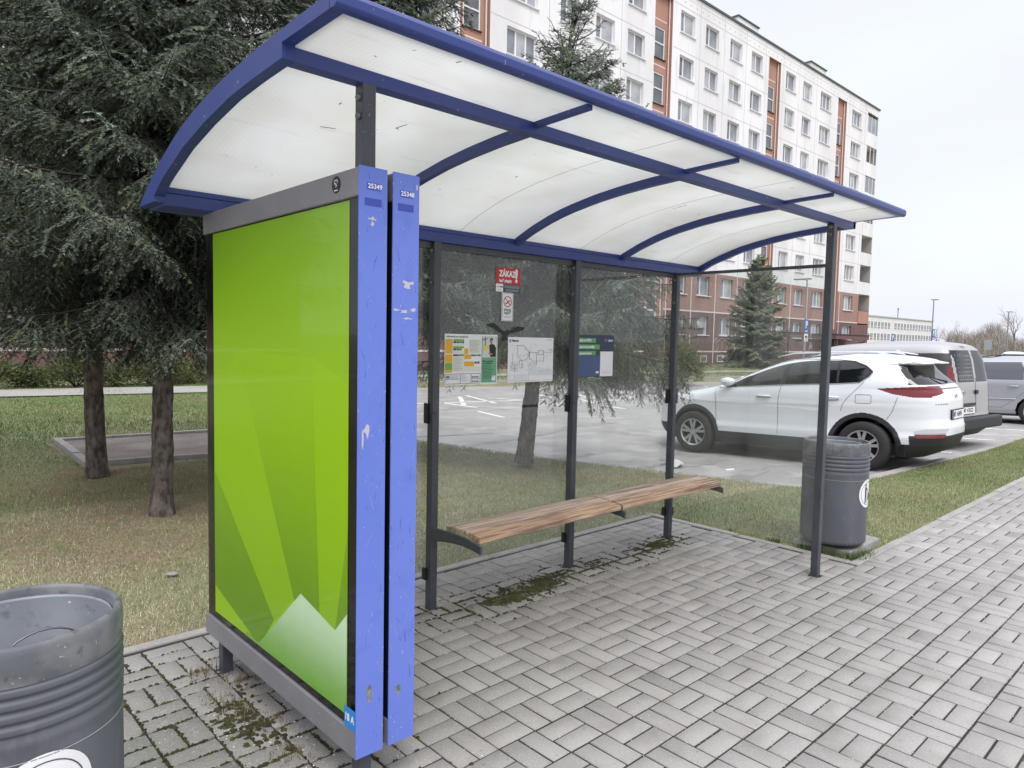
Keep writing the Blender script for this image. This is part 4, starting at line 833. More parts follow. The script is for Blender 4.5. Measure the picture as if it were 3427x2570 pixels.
def trunk_mesh(H,r,lean=(0,0),seed=0,flare=1.25):
    g=np.random.default_rng(seed); n=26; m=int(H/.05) if H<7 else int(H/.07); vs=[];fs=[]
    ph=g.uniform(0,6.28,6)
    for i in range(m+1):
        z=H*i/m; rr=r*(1-.93*z/H)*(1+(flare-1)*math.exp(-z/.12))
        ox=.015*math.sin(z*1.3+ph[0]); oy_=.015*math.sin(z*1.1+ph[1])
        for k in range(n):
            t=2*math.pi*k/n; q=rr*(1+.05*math.sin(5*t+2.2*math.sin(z*3)+ph[2])+.045*math.sin(9*t+z*7+ph[3])+g.normal(0,.028)); vs.append((q*math.cos(t)+ox,q*math.sin(t)+oy_,z))
    for i in range(m):
        for k in range(n): fs.append((i*n+k,i*n+(k+1)%n,(i+1)*n+(k+1)%n,(i+1)*n+k))
    return np.array(vs),np.array(fs)
def put_spruce(data,loc,rz,label,scale=1,lean=(0,0),tr=(11,.12),seed=0,meshes=None,group='spruces around the shelter'):
    T=thing('spruce_tree',label,'spruce tree',loc,rz,group); T.rotation_euler=(lean[0],lean[1],rz); T.scale=(scale,)*3
    V,F=trunk_mesh(*tr,seed=seed); mesh_np('trunk',V,F,m_bark,T,smooth=True)
    if meshes is None:
        V,F,col,wood,NN=data; o=mesh_np('crown',V,F,m_needle,T,col=col,nor=NN); w=wood.build('branch',m_twig,T); w['kind']='stuff'
        return T,(o,w)
    for q in meshes: c=q.copy(); C.objects.link(c); c.parent=T
    return T,meshes
big=spruce_meshes(2,10.5,2.05,2.1,.17,7,2,.85,15,nl=.022,nw=.0085)
T1,mB=put_spruce(big,(-.42,5.86,-.07),.4,'spruce with the left bare trunk of the two beside the poster case',tr=(10.4,.105),seed=1)
put_spruce(None,(-.43,3.42,-.03),2.3,'spruce with the paler trunk nearest to the poster case',scale=.92,tr=(10.4,.098),seed=2,meshes=mB)
put_spruce(None,(-3.5,7.2,-.06),4.0,'spruce at the left picture edge with boughs hanging in from outside',scale=1.18,tr=(10.4,.12),seed=3,meshes=mB)
put_spruce(None,(2.25,4.72,-.05),5.2,'tall spruce hidden behind the poster case, top showing over the roof',scale=1.12,tr=(10.4,.11),seed=4,meshes=mB)
small=spruce_meshes(5,6.3,1.85,2.3,.125,9,2,.8,14,pw=1.1,nl=.022,nw=.0085,thin=True)
T3,mS=put_spruce(small,(4.08,3.42,-.05),0,'leaning spruce seen through the shelter glass with its tip above the roof',tr=(6.0,.112),seed=6,lean=(.067,.056))
put_spruce(None,(41.9,20.4,-.1),.6,'dense conical spruce standing alone in front of the brown base of the flats',scale=1.14,tr=(6.0,.11),seed=7,meshes=None) if False else None
far=spruce_meshes(9,7.2,.35,2.35,.24,7,1,.35,9,pw=.52,nl=.05,nw=.026,col_shift=(1.7,1.5,1.35))
put_spruce(far,(41.8,20.2,-.1),.6,'dense conical spruce standing alone in front of the brown base of the flats',tr=(6.9,.16),seed=7)
mF=[c for c in bpy.data.objects if False]
# a low sprouting twig on the leaning trunk
# ------------------------------------------------------------------ shrubs
m_leaf=mat('shrub_leaf',(0,0,0),.7,spec=.25,attr=True)
def shrub(name,label,cat,loc,rx,ry,h,n,pal,seed,lw,group=None,spray=False):
    g=np.random.default_rng(seed); T=thing(name,label,cat,loc,0,group)
    # leaf-like slivers on many short shoots rising from clumps
    nc=max(12,n//160); ca=g.uniform(0,6.28,nc); cq=np.sqrt(g.random(nc)); cx=rx*cq*np.cos(ca); cy=ry*cq*np.sin(ca); cz=h*np.sqrt(np.clip(1-cq**2,.06,1))*g.uniform(.45,1,nc)
    k=g.integers(0,nc,n); P=np.stack([cx[k],cy[k],cz[k]],-1)+g.normal(0,1,(n,3))*np.array([rx*.16,ry*.16,h*.16]); P[:,2]=np.abs(P[:,2])*.98+.01
    d=nz(g.normal(0,1,(n,3))+np.array([0,0,.6])+ .9*nz(np.stack([P[:,0],P[:,1],P[:,2]*.4],-1))); s=nz(np.cross(d,g.normal(0,1,(n,3))))
    L=lw*g.uniform(2.0,4.2,n); V=np.stack([P-s*lw*.5,P+s*lw*.5,P+d*L[:,None]],1).reshape(-1,3)
    pal=np.array([lin(*c) for c in pal]); tone=g.integers(0,len(pal),nc); col=pal[np.where(g.random(n)<.7,tone[k],g.integers(0,len(pal),n))]*g.uniform(.7,1.25,(n,1))
    mesh_np('foliage',V,np.arange(3*n).reshape(-1,3),m_leaf,T,col=np.repeat(col,3,0))
    w=MB()
    for i in range(10): a=g.uniform(0,6.28); w.tube([(0,0,0),(rx*.3*math.cos(a),ry*.3*math.sin(a),h*.4),(rx*.6*math.cos(a),ry*.6*math.sin(a),h*.75)],[.02,.014,.006],5)
    w.build('stem',m_twig,T); return T
JUN=[(74,86,52),(96,104,62),(58,70,46),(112,114,74)]
for k,(x,y,rx,h) in enumerate([(-4.4,21.4,1.6,.85),(-2.0,21.0,1.5,.75),(.3,20.7,1.3,.8),(2.3,20.5,1.2,.98),(4.3,20.2,1.3,.92),(6.2,21.0,1.2,.85)]):
    lab=['low olive juniper outermost left beyond the footpath','low olive juniper second from the left beyond the footpath','low olive juniper left of the left spruce trunk','tall clumped olive juniper behind the left spruce trunk','olive juniper between the two spruce trunks beyond the path','low olive juniper behind the poster case beyond the path'][k]
    shrub('juniper_shrub',lab,'shrub',(x,y,-.12),rx,.8,h,5200,JUN,100+k,.035,'juniper shrubs along the footpath')
shrub('round_bush','round yellowish green bush in front of the brown flats beside the far back post','bush',(23.5,13.9,-.12),.85,.85,1.75,9000,[(98,102,70),(84,90,62),(116,116,84),(74,78,56)],120,.035)
shrub('dark_bush','dark bush growing left of the round yellowish bush','bush',(21.6,16.2,-.12),1.2,.9,1.9,8000,[(62,72,56),(78,86,66),(54,62,50)],121,.04)
# ------------------------------------------------------------------ bare trees and the wood behind the car park
m_bare=mat('bare_bark',lin(128,116,112),.95); m_bare2=mat('bare_twigs',lin(150,138,134),.95)
def bare_tree(label,loc,H,seed,spread=.5,group='bare trees beyond the car park'):
    rg=random.Random(seed); T=thing('bare_tree',label,'bare tree',loc,0,group); tr=MB(); tw=MB()
    def grow(p,d,L,r,lv):
        q=p; pts=[p]; dd=d
        for i in range(3):
            dd=(dd+Vector((rg.gauss(0,.12),rg.gauss(0,.12),rg.gauss(.04,.06)))).normalized(); q=q+dd*L/3; pts.append(q)
        (tr if lv<2 else tw).tube(pts,[r,r*.85,r*.72,r*.6],5 if lv<2 else 3,False)
        if lv<5:
            for k in range(3 if lv<4 else 2):
                a=rg.uniform(.3,.8)*(1+spread*.3); ax=Vector((rg.gauss(0,1),rg.gauss(0,1),rg.gauss(0,.5))).normalized(); nd=(Matrix.Rotation(a,3,ax)@dd); nd.z+=.15; grow(pts[rg.choice((1,2,3)) if lv else 3] if k else q,nd.normalized(),L*rg.uniform(.6,.82),r*.55,lv+1)
    grow(Vector((0,0,0)),Vector((0,0,1)),H*.30,H*.016,0)
    tr.build('trunk',m_bare,T); tw.build('crown',m_bare2,T); return T
# ------------------------------------------------------------------ cars
m_cwhite=mat('car_white',lin(226,229,235),.22,spec=.5,coat=.6); m_csilver=mat('car_silver',lin(176,178,184),.3,metal=.35,coat=.5); m_cgrey=mat('van_silver',lin(172,171,173),.32,metal=.3,coat=.4)
m_cglass=mat('car_window',lin(18,21,25),.03,spec=.55); m_cglass2=mat('car_window_grey',lin(66,68,76),.06,spec=.9)
m_clad=mat('car_cladding',lin(44,45,48),.55); m_chrome=mat('chrome',lin(205,207,212),.12,metal=1); m_tyre=mat('tyre',lin(46,45,46),.8,bump=(60,.2,.003))
m_rim=mat('alloy_rim',lin(188,188,192),.28,metal=.8); m_tail=mat('tail_lamp',lin(112,12,22),.12,spec=.6,coat=.6); m_taild=mat('tail_lamp_dark',lin(70,14,22),.12,coat=.6); m_lens=mat('clear_lens',lin(206,206,212),.12,metal=.3)
m_seam=mat('panel_gap',lin(70,72,78),.6); m_under=mat('underbody',lin(18,18,19),.9)
def si(z,pts): 
    a=np.array(pts); return np.interp(z,a[:,0],a[:,1])
def smooth_prof(pts,k=.03):
    a=np.array(pts); z=np.linspace(a[0,0],a[-1,0],400); v=np.interp(z,a[:,0],a[:,1]); n=max(1,int(k/(z[1]-z[0]))); ker=np.ones(2*n+1)/(2*n+1)
    vv=np.convolve(np.pad(v,n,mode='edge'),ker,'valid'); vv[0]=v[0]; return np.stack([z,vv],-1)
class Car:
    def __init__(s,front,rear,width,xm,n1,n2,z0,z1,tumble=.03):
        s.F=smooth_prof(front,tumble); s.R=smooth_prof(rear,tumble*.6); s.Wd=smooth_prof(width,tumble); s.xm=xm; s.n1=n1; s.n2=n2; s.z0=z0; s.z1=z1
    def mid(s,z): return np.clip(si(z,s.xm),si(z,s.R)+.02,si(z,s.F)-.02)
    def y(s,x,z):
        m=s.mid(z); w=si(z,s.Wd)
        if x>=m: a=si(z,s.F)-m; n=si(z,s.n1)
        else: a=m-si(z,s.R); n=si(z,s.n2); 
        t=min(1,abs(x-m)/a); return float(w*(1-t**n)**(1/n))
    def xrear(s,y,z):
        m=s.mid(z); w=si(z,s.Wd); n=si(z,s.n2); t=min(1,abs(y)/w); return float(m-(m-si(z,s.R))*(1-t**n)**(1/n))
    def xfront(s,y,z):
        m=s.mid(z); w=si(z,s.Wd); n=si(z,s.n1); t=min(1,abs(y)/w); return float(m+(si(z,s.F)-m)*(1-t**n)**(1/n))
    def grid(s,zs,q):
        u=np.linspace(0,1,q); rows=[]
        for z in zs:
            m=s.mid(z); w=si(z,s.Wd); pts=[]
            for (a,n) in ((si(z,s.F)-m,si(z,s.n1)),(m-si(z,s.R),si(z,s.n2))):
                th=np.linspace(0,np.pi/2,400); cx=a*np.cos(th)**(2/n); cy=w*np.sin(th)**(2/n)
                L=np.concatenate([[0],np.cumsum(np.hypot(np.diff(cx),np.diff(cy)))]); L/=L[-1]; pts.append((np.interp(u,L,cx),np.interp(u,L,cy)))
            fx,fy=pts[0]; rx,ry=pts[1]
            X=np.concatenate([m+fx,(m-rx)[::-1][1:]]); Y=np.concatenate([fy,ry[::-1][1:]])
            X=np.concatenate([X,X[::-1][1:-1]]); Y=np.concatenate([Y,-Y[::-1][1:-1]])
            rows.append(np.stack([X,Y,np.full_like(X,z)],-1))
        return np.array(rows)
def build_car(T,car,zs,q,classify,mats,names,top_mat=0):
    G=car.grid(zs,q); nz_,nc,_=G.shape; V=G.reshape(-1,3); i=np.arange(nz_-1)[:,None]; j=np.arange(nc)[None,:]; j2=(j+1)%nc
    F=np.stack([i*nc+j,i*nc+j2,(i+1)*nc+j2,(i+1)*nc+j],-1).reshape(-1,4); cen=V[F].mean(1)
    nrm=np.cross(V[F[:,1]]-V[F[:,0]],V[F[:,3]]-V[F[:,0]]); nrm/=np.linalg.norm(nrm,axis=1,keepdims=True)+1e-12
    lab=classify(cen[:,0],cen[:,1],cen[:,2],nrm)
    for k,(m,nm) in enumerate(zip(mats,names)):
        f=F[lab==k]
        if not len(f): continue
        us,inv=np.unique(f,return_inverse=True); inv=inv.reshape(-1,4)
        if k==0: mesh_np(nm,V[us],inv,m,T,smooth=True); continue
        cid=np.arange(len(us))                       # one object per connected piece
        while True:
            fm=cid[inv].min(1); nc_=cid.copy(); np.minimum.at(nc_,inv.ravel(),np.repeat(fm,4)); nc_=nc_[nc_]
            if (nc_==cid).all(): break
            cid=nc_
        fc_=cid[inv[:,0]]
        for c in np.unique(fc_):
            ff=inv[fc_==c]
            if len(ff)<5: continue
            u2,i2=np.unique(ff,return_inverse=True); mesh_np(nm,V[us][u2],i2.reshape(-1,4),m,T,smooth=True)
    top=G[-1]; b=MB(); b.add([tuple(p) for p in top],[tuple(range(nc))]); b.build('roof_skin',mats[top_mat],T,smooth=True)
def poly_in(x,z,P): return inpoly(x,z,np.array(P))
def ribbon(T,car,pts,w,m,name,side=1,off=.002,closed=False,sub=10):
    P=[]
    n=len(pts)
    for k in range(n if closed else n-1):
        a=pts[k];c=pts[(k+1)%n]
        for t in range(sub): P.append((a[0]+(c[0]-a[0])*t/sub,a[1]+(c[1]-a[1])*t/sub))
    if not closed: P.append(pts[-1])
    b=MB(); b.tube([(x,side*(car.y(x,z)+off),z) for x,z in P]+([(P[0][0],side*(car.y(*P[0])+off),P[0][1])] if closed else []),w/2,5,True); return b.build(name,m,T,smooth=True)
def wheel(T,x,y,r,wd,spokes,side,style='twin'):
    T2=MB(); ax=lambda a,c,d:(x+a,y+d*side,r+c)
    T2.lathe([(r*.62,-wd/2),(r*.93,-wd/2),(r*.985,-wd*.40),(r,-wd*.25),(r,wd*.25),(r*.985,wd*.40),(r*.93,wd/2),(r*.72,wd/2+.004),(r*.655,wd/2-.004),(r*.62,wd/2-.012)],48,axis=ax)
    w=T2.build('wheel',m_tyre,T,smooth=True)
    b=MB(); b.lathe([(r*.66,wd/2-.006),(r*.645,wd/2+.002),(r*.60,wd/2-.010),(r*.58,wd/2-.06)],48,axis=ax)
    for k in range(spokes):
        a=2*math.pi*k/spokes+.3
        for off in ((-.10,.10) if style=='twin' else (0,)):
            r0_,r1_=r*.10,r*.615; w0,w1=(.020,.021) if style=='twin' else (.035,.045)
            ca,sa=math.cos(a),math.sin(a); ca2,sa2=math.cos(a+off*2.2),math.sin(a+off*2.2)
            p0=(r0_*ca,r0_*sa); p1=(r1_*ca2,r1_*sa2); nx_,nz_=-math.sin(a+off),math.cos(a+off)
            pl=[(p0[0]-nx_*w0,p0[1]-nz_*w0),(p1[0]-nx_*w1,p1[1]-nz_*w1),(p1[0]+nx_*w1,p1[1]+nz_*w1),(p0[0]+nx_*w0,p0[1]+nz_*w0)]
            b.prism(pl,ax,wd/2-.035,wd/2-.008)
    b.lathe([(0,wd/2-.006),(.05,wd/2-.006),(.058,wd/2-.02)],20,axis=ax); b.build('rim',m_rim,w)
    b=MB(); b.lathe([(0,wd/2-.06),(r*.60,wd/2-.06)],32,axis=ax); b.build('brake',m_under,w); return w
def plate_num(T,car,y0,z0,txt,w=.52,h=.112,x=None):
    x=car.xrear(y0,z0)-.012 if x is None else x
    b=MB(); b.box(x-.006,x+.03,y0-w/2-.012,y0+w/2+.012,z0-h/2-.012,z0+h/2+.014); p=b.build('number_plate',m_black,T)
    b=MB(); b.box(x-.009,x-.0062,y0-w/2,y0+w/2,z0-h/2,z0+h/2); b.build('plate_face',m_white,p)
    b=MB(); b.box(x-.0105,x-.0092,y0+w/2-.045,y0+w/2-.001,z0-h/2+.001,z0+h/2-.001); b.build('plate_band',m_indigo,p)
    # rear plates read from behind: their left is +y
    text(txt[:2],.098,(x-.0098,y0+w/2-.055,z0),(0,-1,0),(0,0,1),m_black,p,sx=.72,bold=.02); text(txt[2:],.098,(x-.0098,y0+w/2-.235,z0),(0,-1,0),(0,0,1),m_black,p,sx=.74,bold=.02)
    b=MB(); b.prism([(y0+w/2-.185,z0+.026),(y0+w/2-.222,z0+.026),(y0+w/2-.222,z0-.004),(y0+w/2-.2035,z0-.028),(y0+w/2-.185,z0-.004)],YZ,x-.0105,x-.0093); b.build('plate_shield',m_red,p)
def handle(T,car,x,z,L=.2,side=1,m=None):
    b=MB(); y=car.y(x,z); b.tube([(x-L/2,side*(y+.002),z),(x-L/2+.02,side*(y+.026),z+.002),(x,side*(y+.032),z+.004),(x+L/2-.02,side*(y+.028),z+.004),(x+L/2,side*(y+.002),z+.002)],[.010,.014,.015,.014,.010],8); return b.build('door_handle',m,T,smooth=True)
def mirror(T,car,x,z,side,m):
    y=car.y(x,z); b=MB(); b.lathe([(.0,-.10),(.05,-.095),(.082,-.06),(.09,-.01),(.086,.05),(.06,.085),(0,.095)],20,axis=lambda a,c,d:(x-.0+a*1.25,side*(y+.13+d),z+.035+c*.78)); o=b.build('mirror',m,T,smooth=True)
    q=MB(); q.prism([(x+.08,z-.03),(x-.05,z-.03),(x-.04,z+.01),(x+.05,z+.0)],XZ,side*(y-.01),side*(y+.10)); q.build('mirror_arm',m_clad,o)
# ---------------- white crossover
HD=R(98.68)
def place(T,ox,oy,half,hd_=R(92.5)):   # ox,oy: contact of the rear left wheel's outer face
    T.location=(ox+half*math.sin(hd_),oy-half*math.cos(hd_),-.205); T.rotation_euler=(0,0,hd_)
T=thing('parked_car','white crossover car with alloy wheels and dark red tail lamps, parked behind the far bin','car'); T.location=(8.91,.60,-.165); T.rotation_euler=(0,R(2.0),R(90.8)); T.scale=(1.03,1.03,1.005)
A=Car(front=[(.2,3.42),(.28,3.54),(.4,3.61),(.6,3.635),(.8,3.60),(.9,3.52),(.96,3.34),(1.01,3.05),(1.06,2.78),(1.11,2.5),(1.16,2.27),(1.22,2.12),(1.30,1.94),(1.40,1.71),(1.48,1.50),(1.54,1.28),(1.58,1.05),(1.61,.75),(1.63,.45),(1.645,.2)],
 rear=[(.2,-.62),(.28,-.80),(.38,-.88),(.5,-.925),(.62,-.93),(.75,-.905),(.9,-.905),(1.0,-.90),(1.1,-.875),(1.18,-.83),(1.26,-.72),(1.34,-.62),(1.42,-.54),(1.49,-.50),(1.51,-.60),(1.56,-.56),(1.60,-.36),(1.625,-.15),(1.645,.1)],
 width=[(.2,.84),(.3,.895),(.42,.918),(.49,.928),(.56,.908),(.72,.908),(.86,.922),(.91,.931),(.95,.924),(1.0,.926),(1.08,.918),(1.16,.895),(1.24,.868),(1.34,.82),(1.44,.765),(1.52,.71),(1.56,.665),(1.59,.60),(1.62,.48),(1.645,.3)],
 xm=[(.2,1.4),(1.1,1.3),(1.3,.9),(1.5,.55),(1.6,.3),(1.645,.15)],n1=[(.2,3.6),(.9,3.4),(1.1,3.6),(1.3,4.5),(1.645,4)],n2=[(.2,4.2),(.9,4.0),(1.15,4.2),(1.3,5.5),(1.5,6),(1.645,4)],z0=.2,z1=1.645)
FW,RW,RR=2.65,0,.345
gl1=[(2.14,1.135),(2.02,1.20),(1.80,1.34),(1.60,1.465),(1.42,1.515),(1.12,1.535),(1.20,1.19)]
gl2=[(1.125,1.19),(1.04,1.54),(.40,1.535),(.37,1.225)]
gl3=[(.335,1.225),(.365,1.53),(.20,1.52),(.03,1.46),(-.06,1.385),(.06,1.25)]
trim=[(2.22,1.10),(2.06,1.215),(1.82,1.36),(1.61,1.49),(1.42,1.545),(1.05,1.565),(.40,1.56),(.17,1.54),(.0,1.475),(-.10,1.39),(-.06,1.32),(.06,1.235),(.35,1.212),(1.12,1.175),(1.9,1.12)]
def cl(x,y,z,nr):
    l=np.zeros(len(x),int); sd=np.abs(nr[:,1])>.55; rear=(nr[:,0]<-.35)&(x<.3); fr=(nr[:,0]>.25)&(x>1.0)
    l[z<.40]=2
    l[(z<.52)&(x<-.55)]=2
    l[(z<.46)&(x>3.0)]=2
    for wx in (FW,RW):
        d=np.hypot(x-wx,z-RR); l[(d<.47)&(np.abs(y)>.6)]=2
        l[(d<.405)&(np.abs(y)>.45)]=-1
    l[sd&poly_in(x,z,trim)&(np.abs(y)>.4)]=3
    for p in (gl1,gl2,gl3): l[sd&poly_in(x,z,p)&(np.abs(y)>.4)]=1
    # rear window with dark corner pieces
    ay=np.abs(y); rw=(x<.25)&(z>1.215)&(z<1.495)&(nr[:,0]<-.25)
    l[rw&(ay<.76-.35*(z-1.215))]=1
    # tail lamps wrapping onto the side
    tl=(x<-.12)&(z<1.185-.03*np.clip((x+.5)/.4,-1,1))&(z>np.where(ay>.62,np.interp(x,[-.85,-.6,-.35,-.14],[1.045,1.045,1.09,1.165]),1.06+.22*np.clip(.62-ay,0,.5)))
    l[tl&(ay>.40)&((nr[:,0]<-.2)|sd)]=4
    l[(x<-.5)&(z>1.152)&(z<1.172)&(ay<=.42)]=5
    l[fr&(z>1.13)&(z<1.56)&(ay<.80-.45*(z-1.1))&(x>1.15)]=1
    l[(x>3.0)&(z>.80)&(z<.93)&(ay>.52)&(nr[:,0]>.1)]=6
    l[(x>3.35)&(z>.55)&(z<.80)&(ay<.5)]=2
    return l
zs=np.unique(np.concatenate([np.linspace(.2,1.0,80),np.linspace(1.0,1.52,80),np.linspace(1.52,1.645,22)]))
build_car(T,A,zs,330,cl,[m_cwhite,m_cglass,m_clad,m_black,m_tail,m_taild,m_lens],['body','window','cladding','window_surround','tail_lamp','lamp_bar','headlamp'])
for wx in (FW,RW):
    for sd in (1,-1): wheel(T,wx,sd*.80,RR,.235,5,sd)
    b=MB(); b.strip([(wx+.425*math.cos(a),RR+.425*math.sin(a)) for a in np.linspace(-.15,3.3,20)],[(wx+.407*math.cos(a),RR+.407*math.sin(a)) for a in np.linspace(-.15,3.3,20)],XZ,-.84,.84); b.build('wheel_arch',m_under,T)
b=MB(); b.box(-.5,3.2,-.80,.80,.23,.40); b.build('underbody',m_under,T)
ribbon(T,A,trim,.017,m_chrome,'window_trim',1,.0,True,8)
for pts in ([(2.28,1.12),(2.23,.9),(2.235,.6),(2.22,.42)],[(1.16,1.175),(1.19,.95),(1.205,.6),(1.20,.42)],[(.00,1.25),(.10,1.13),(.19,1.03),(.25,.95),(.29,.83)],[(-.30,1.57),(-.42,1.49)],[(-.42,1.05),(-.36,.85),(-.28,.72)]): ribbon(T,A,pts,.006,m_seam,'panel_gap',1,.0015)
ribbon(T,A,[(2.9,.86),(2.2,.87),(1.2,.885),(.42,.90)],.007,mat('crease_shade',lin(196,199,206),.3),'crease',1,-.001)  # shade of the door crease painted as a greyer line
ribbon(T,A,[(-.09,1.07),(.08,1.07),(.095,1.055),(.095,.965),(.08,.95),(-.09,.95),(-.105,.965),(-.105,1.055)],.006,m_seam,'fuel_flap',1,.001,True,4)
handle(T,A,1.42,1.0,.22,1,m_cwhite); handle(T,A,.42,1.02,.22,1,m_cwhite)
for sd in (1,-1): mirror(T,A,2.02,1.17,sd,m_cwhite)
for sd in (1,-1): b=MB(); b.tube([(1.35,sd*.60,1.60),(1.1,sd*.60,1.655),(.4,sd*.585,1.675),(-.05,sd*.565,1.665),(-.25,sd*.55,1.63)],[.008,.012,.012,.012,.008],6); b.build('roof_rail',m_cwhite,T,smooth=True)
b=MB(); P0=[(-.25,1.575),(-.50,1.545),(-.655,1.512),(-.655,1.495),(-.50,1.49),(-.30,1.49)]; b.prism(P0,lambda a,c,t:(a,t,c),-.585,.585); b.build('spoiler',m_cwhite,T,bevel=.01)
b=MB(); b.box(-.660,-.654,-.13,.13,1.497,1.509); b.build('brake_lamp',m_taild,T)
b=MB(); xx=A.xrear(.0,1.23); b.tube([(xx-.012,.05,1.235),(xx-.03,.05,1.25),(A.xrear(.3,1.31)-.012,.32,1.31)],[.02,.014,.006],6); b.build('wiper',m_black,T)
plate_num(T,A,-.0,.80,'MT604FH')
xr_=A.xrear(0,1.045); b=MB(); b.strip([(.058*math.cos(a),1.045+.034*math.sin(a)) for a in np.linspace(0,6.284,28)],[(.050*math.cos(a),1.045+.026*math.sin(a)) for a in np.linspace(0,6.284,28)],YZ,xr_-.008,xr_-.001)
for q in [(-.030,-.022),(-.006,.002),(.018,.026)]: b.box(xr_-.006,xr_-.001,q[0],q[1],1.025,1.065)
b.build('badge',m_chrome,T)
b=MB(); xb=A.xrear(.45,.955)
for k in range(7): b.box(A.xrear(.58-.035*k,.955)-.004,A.xrear(.58-.035*k,.955)+.004,.57-.035*k,.592-.035*k,.947,.963)
b.build('name_script',m_chrome,T)
for sd in (1,-1):
    b=MB()
    def rr(y,z): return A.xrear(y,z)-.014
    def patch(b,ya,yb,lo,hi,n=14):
        for k in range(n):
            y0,y1=ya+(yb-ya)*k/n,ya+(yb-ya)*(k+1)/n
            P=[(sd*y0,lo(y0)),(sd*y1,lo(y1)),(sd*y1,hi(y1)),(sd*y0,hi(y0))]
            b.add([(rr(y,z),y,z) for y,z in P],[(3,2,1,0) if sd>0 else (0,1,2,3)])
    b=MB(); patch(b,.40,.76,lambda y:np.interp(y,[.40,.46,.76],[.615,.562,.555]),lambda y:np.interp(y,[.40,.70,.76],[.625,.62,.59])); q=b.build('bumper_lens',m_lens,T)
    b=MB(); patch(b,.46,.76,lambda y:np.interp(y,[.46,.50,.76],[.535,.498,.495]),lambda y:.546+0*y); b.build('red_reflector',m_tail,T)
b=MB(); b.prism([(-.10,1.655),(-.26,1.625),(-.22,1.655),(-.16,1.70),(-.13,1.70)],XZ,-.012,.012); b.build('roof_antenna',m_cwhite,T)
for x0_,x1_,z_ in ((2.2,.48,.47),): ribbon(T,A,[(x0_,z_),((x0_+x1_)/2,z_+.02),(x1_,z_+.03)],.006,MATS['crease_shade'],'crease',1,-.001)  # lower crease: its shade is likewise drawn as a grey line
for hx in (1.42,.42): ribbon(T,A,[(hx-.11,.985),(hx,.978),(hx+.11,.985)],.012,m_seam,'handle_recess',1,-.001)  # dark line below each handle paints the shade of a recess
WC=T
# ---------------- silver van
T=thing('parked_van','silver panel van with grid behind its rear window, parked beyond the white car','van'); place(T,11.14,1.13,.915,R(84)); T.location.z=-.185; T.rotation_euler=(0,R(1.9),R(84)); T.scale=(1,1,1.03)
V_=Car(front=[(.2,3.35),(.3,3.5),(.6,3.55),(.9,3.5),(1.05,3.25),(1.12,2.95),(1.2,2.75),(1.5,2.2),(1.7,1.8),(1.77,1.5),(1.81,1.0),(1.835,.6)],
 rear=[(.2,-.70),(.3,-.82),(.45,-.86),(.6,-.84),(1.1,-.82),(1.5,-.76),(1.68,-.70),(1.76,-.62),(1.80,-.45),(1.835,-.1)],
 width=[(.2,.85),(.35,.90),(.6,.915),(1.0,.91),(1.15,.895),(1.5,.80),(1.66,.74),(1.74,.68),(1.79,.58),(1.835,.35)],
 xm=[(.2,1.2),(1.5,.8),(1.835,.3)],n1=[(.2,3.5),(1.835,4)],n2=[(.2,8),(1.5,8),(1.7,6),(1.835,4)],z0=.2,z1=1.835)
def cl(x,y,z,nr):
    l=np.zeros(len(x),int); sd=np.abs(nr[:,1])>.5; ay=np.abs(y); rear=(nr[:,0]<-.6)
    l[z<.36]=2; l[(z<.56)&(x<-.62)]=2
    for wx in (2.75,0):
        d=np.hypot(x-wx,z-.33); l[(d<.38)&(ay>.45)]=-1
    l[sd&(x<.78)&(x>-.80)&(z>1.13)&(z<1.62)&(ay>.4)]=3
    l[sd&poly_in(x,z,[(.68,1.18),(.72,1.58),(-.20,1.58),(-.20,1.18)])]=1
    l[sd&poly_in(x,z,[(1.95,1.18),(1.95,1.56),(1.0,1.58),(.97,1.18)])]=1
    l[sd&poly_in(x,z,[(2.75,1.18),(2.2,1.50),(2.0,1.55),(2.0,1.18)])]=1
    l[rear&(z>1.12)&(z<1.66)&(y>-.02)&(y<.62)]=1; l[rear&(z>1.12)&(z<1.66)&(y<-.10)&(y>-.62)]=1
    l[(x<-.68)&(z>.78)&(z<1.42-.25*np.clip(-.72-x,0,.1))&(ay>.68)&(nr[:,0]<.2)]=4
    l[(x<-.71)&(z>1.0)&(z<1.15)&(ay>.70)&(nr[:,0]<.2)]=5
    l[rear&(z>1.70)&(z<1.745)&(np.abs(y-.12)<.10)]=4
    l[(nr[:,0]>.25)&(z>1.2)&(z<1.72)&(ay<.72)&(x>1.2)]=1
    return l
build_car(T,V_,np.unique(np.concatenate([np.linspace(.2,1.7,90),np.linspace(1.7,1.835,20)])),110,cl,[m_cgrey,m_cglass,m_clad,m_clad,m_tail,m_lens],['body','window','bumper','window_surround','tail_lamp','indicator'])
for wx in (2.75,0):
    for sd in (1,-1): wheel(T,wx,sd*.80,.325,.2,7,sd,'single')
b=MB(); b.box(-.6,3.3,-.8,.8,.2,.42); b.build('underbody',m_under,T)
b=MB(); b.box(-.99,-.84,-.86,.86,.34,.54); b.build('rear_bumper',m_clad,T,bevel=.03)
b=MB()
for k in range(8): y=.06+.07*k; b.tube([(V_.xrear(y,1.16)-.004,y,1.16),(V_.xrear(y,1.6)-.004,y,1.6)],.003,4)
for k in range(7): z=1.17+.066*k; b.tube([(V_.xrear(.04,z)-.004,.04,z),(V_.xrear(.58,z)-.004,.58,z)],.003,4)
b.build('window_grid',m_greyink,T)
b=MB()
for y in (-.06,.70,-.70): b.tube([(V_.xrear(y,z)-.002,y,z) for z in (.6,1.1,1.6)],.004,4)
b.build('door_gap',m_seam,T)
b=MB(); b.box(V_.xrear(-.08,.95)-.03,V_.xrear(-.08,.95),-.12,-.0,.92,.99); b.build('rear_handle',m_black,T,bevel=.01)
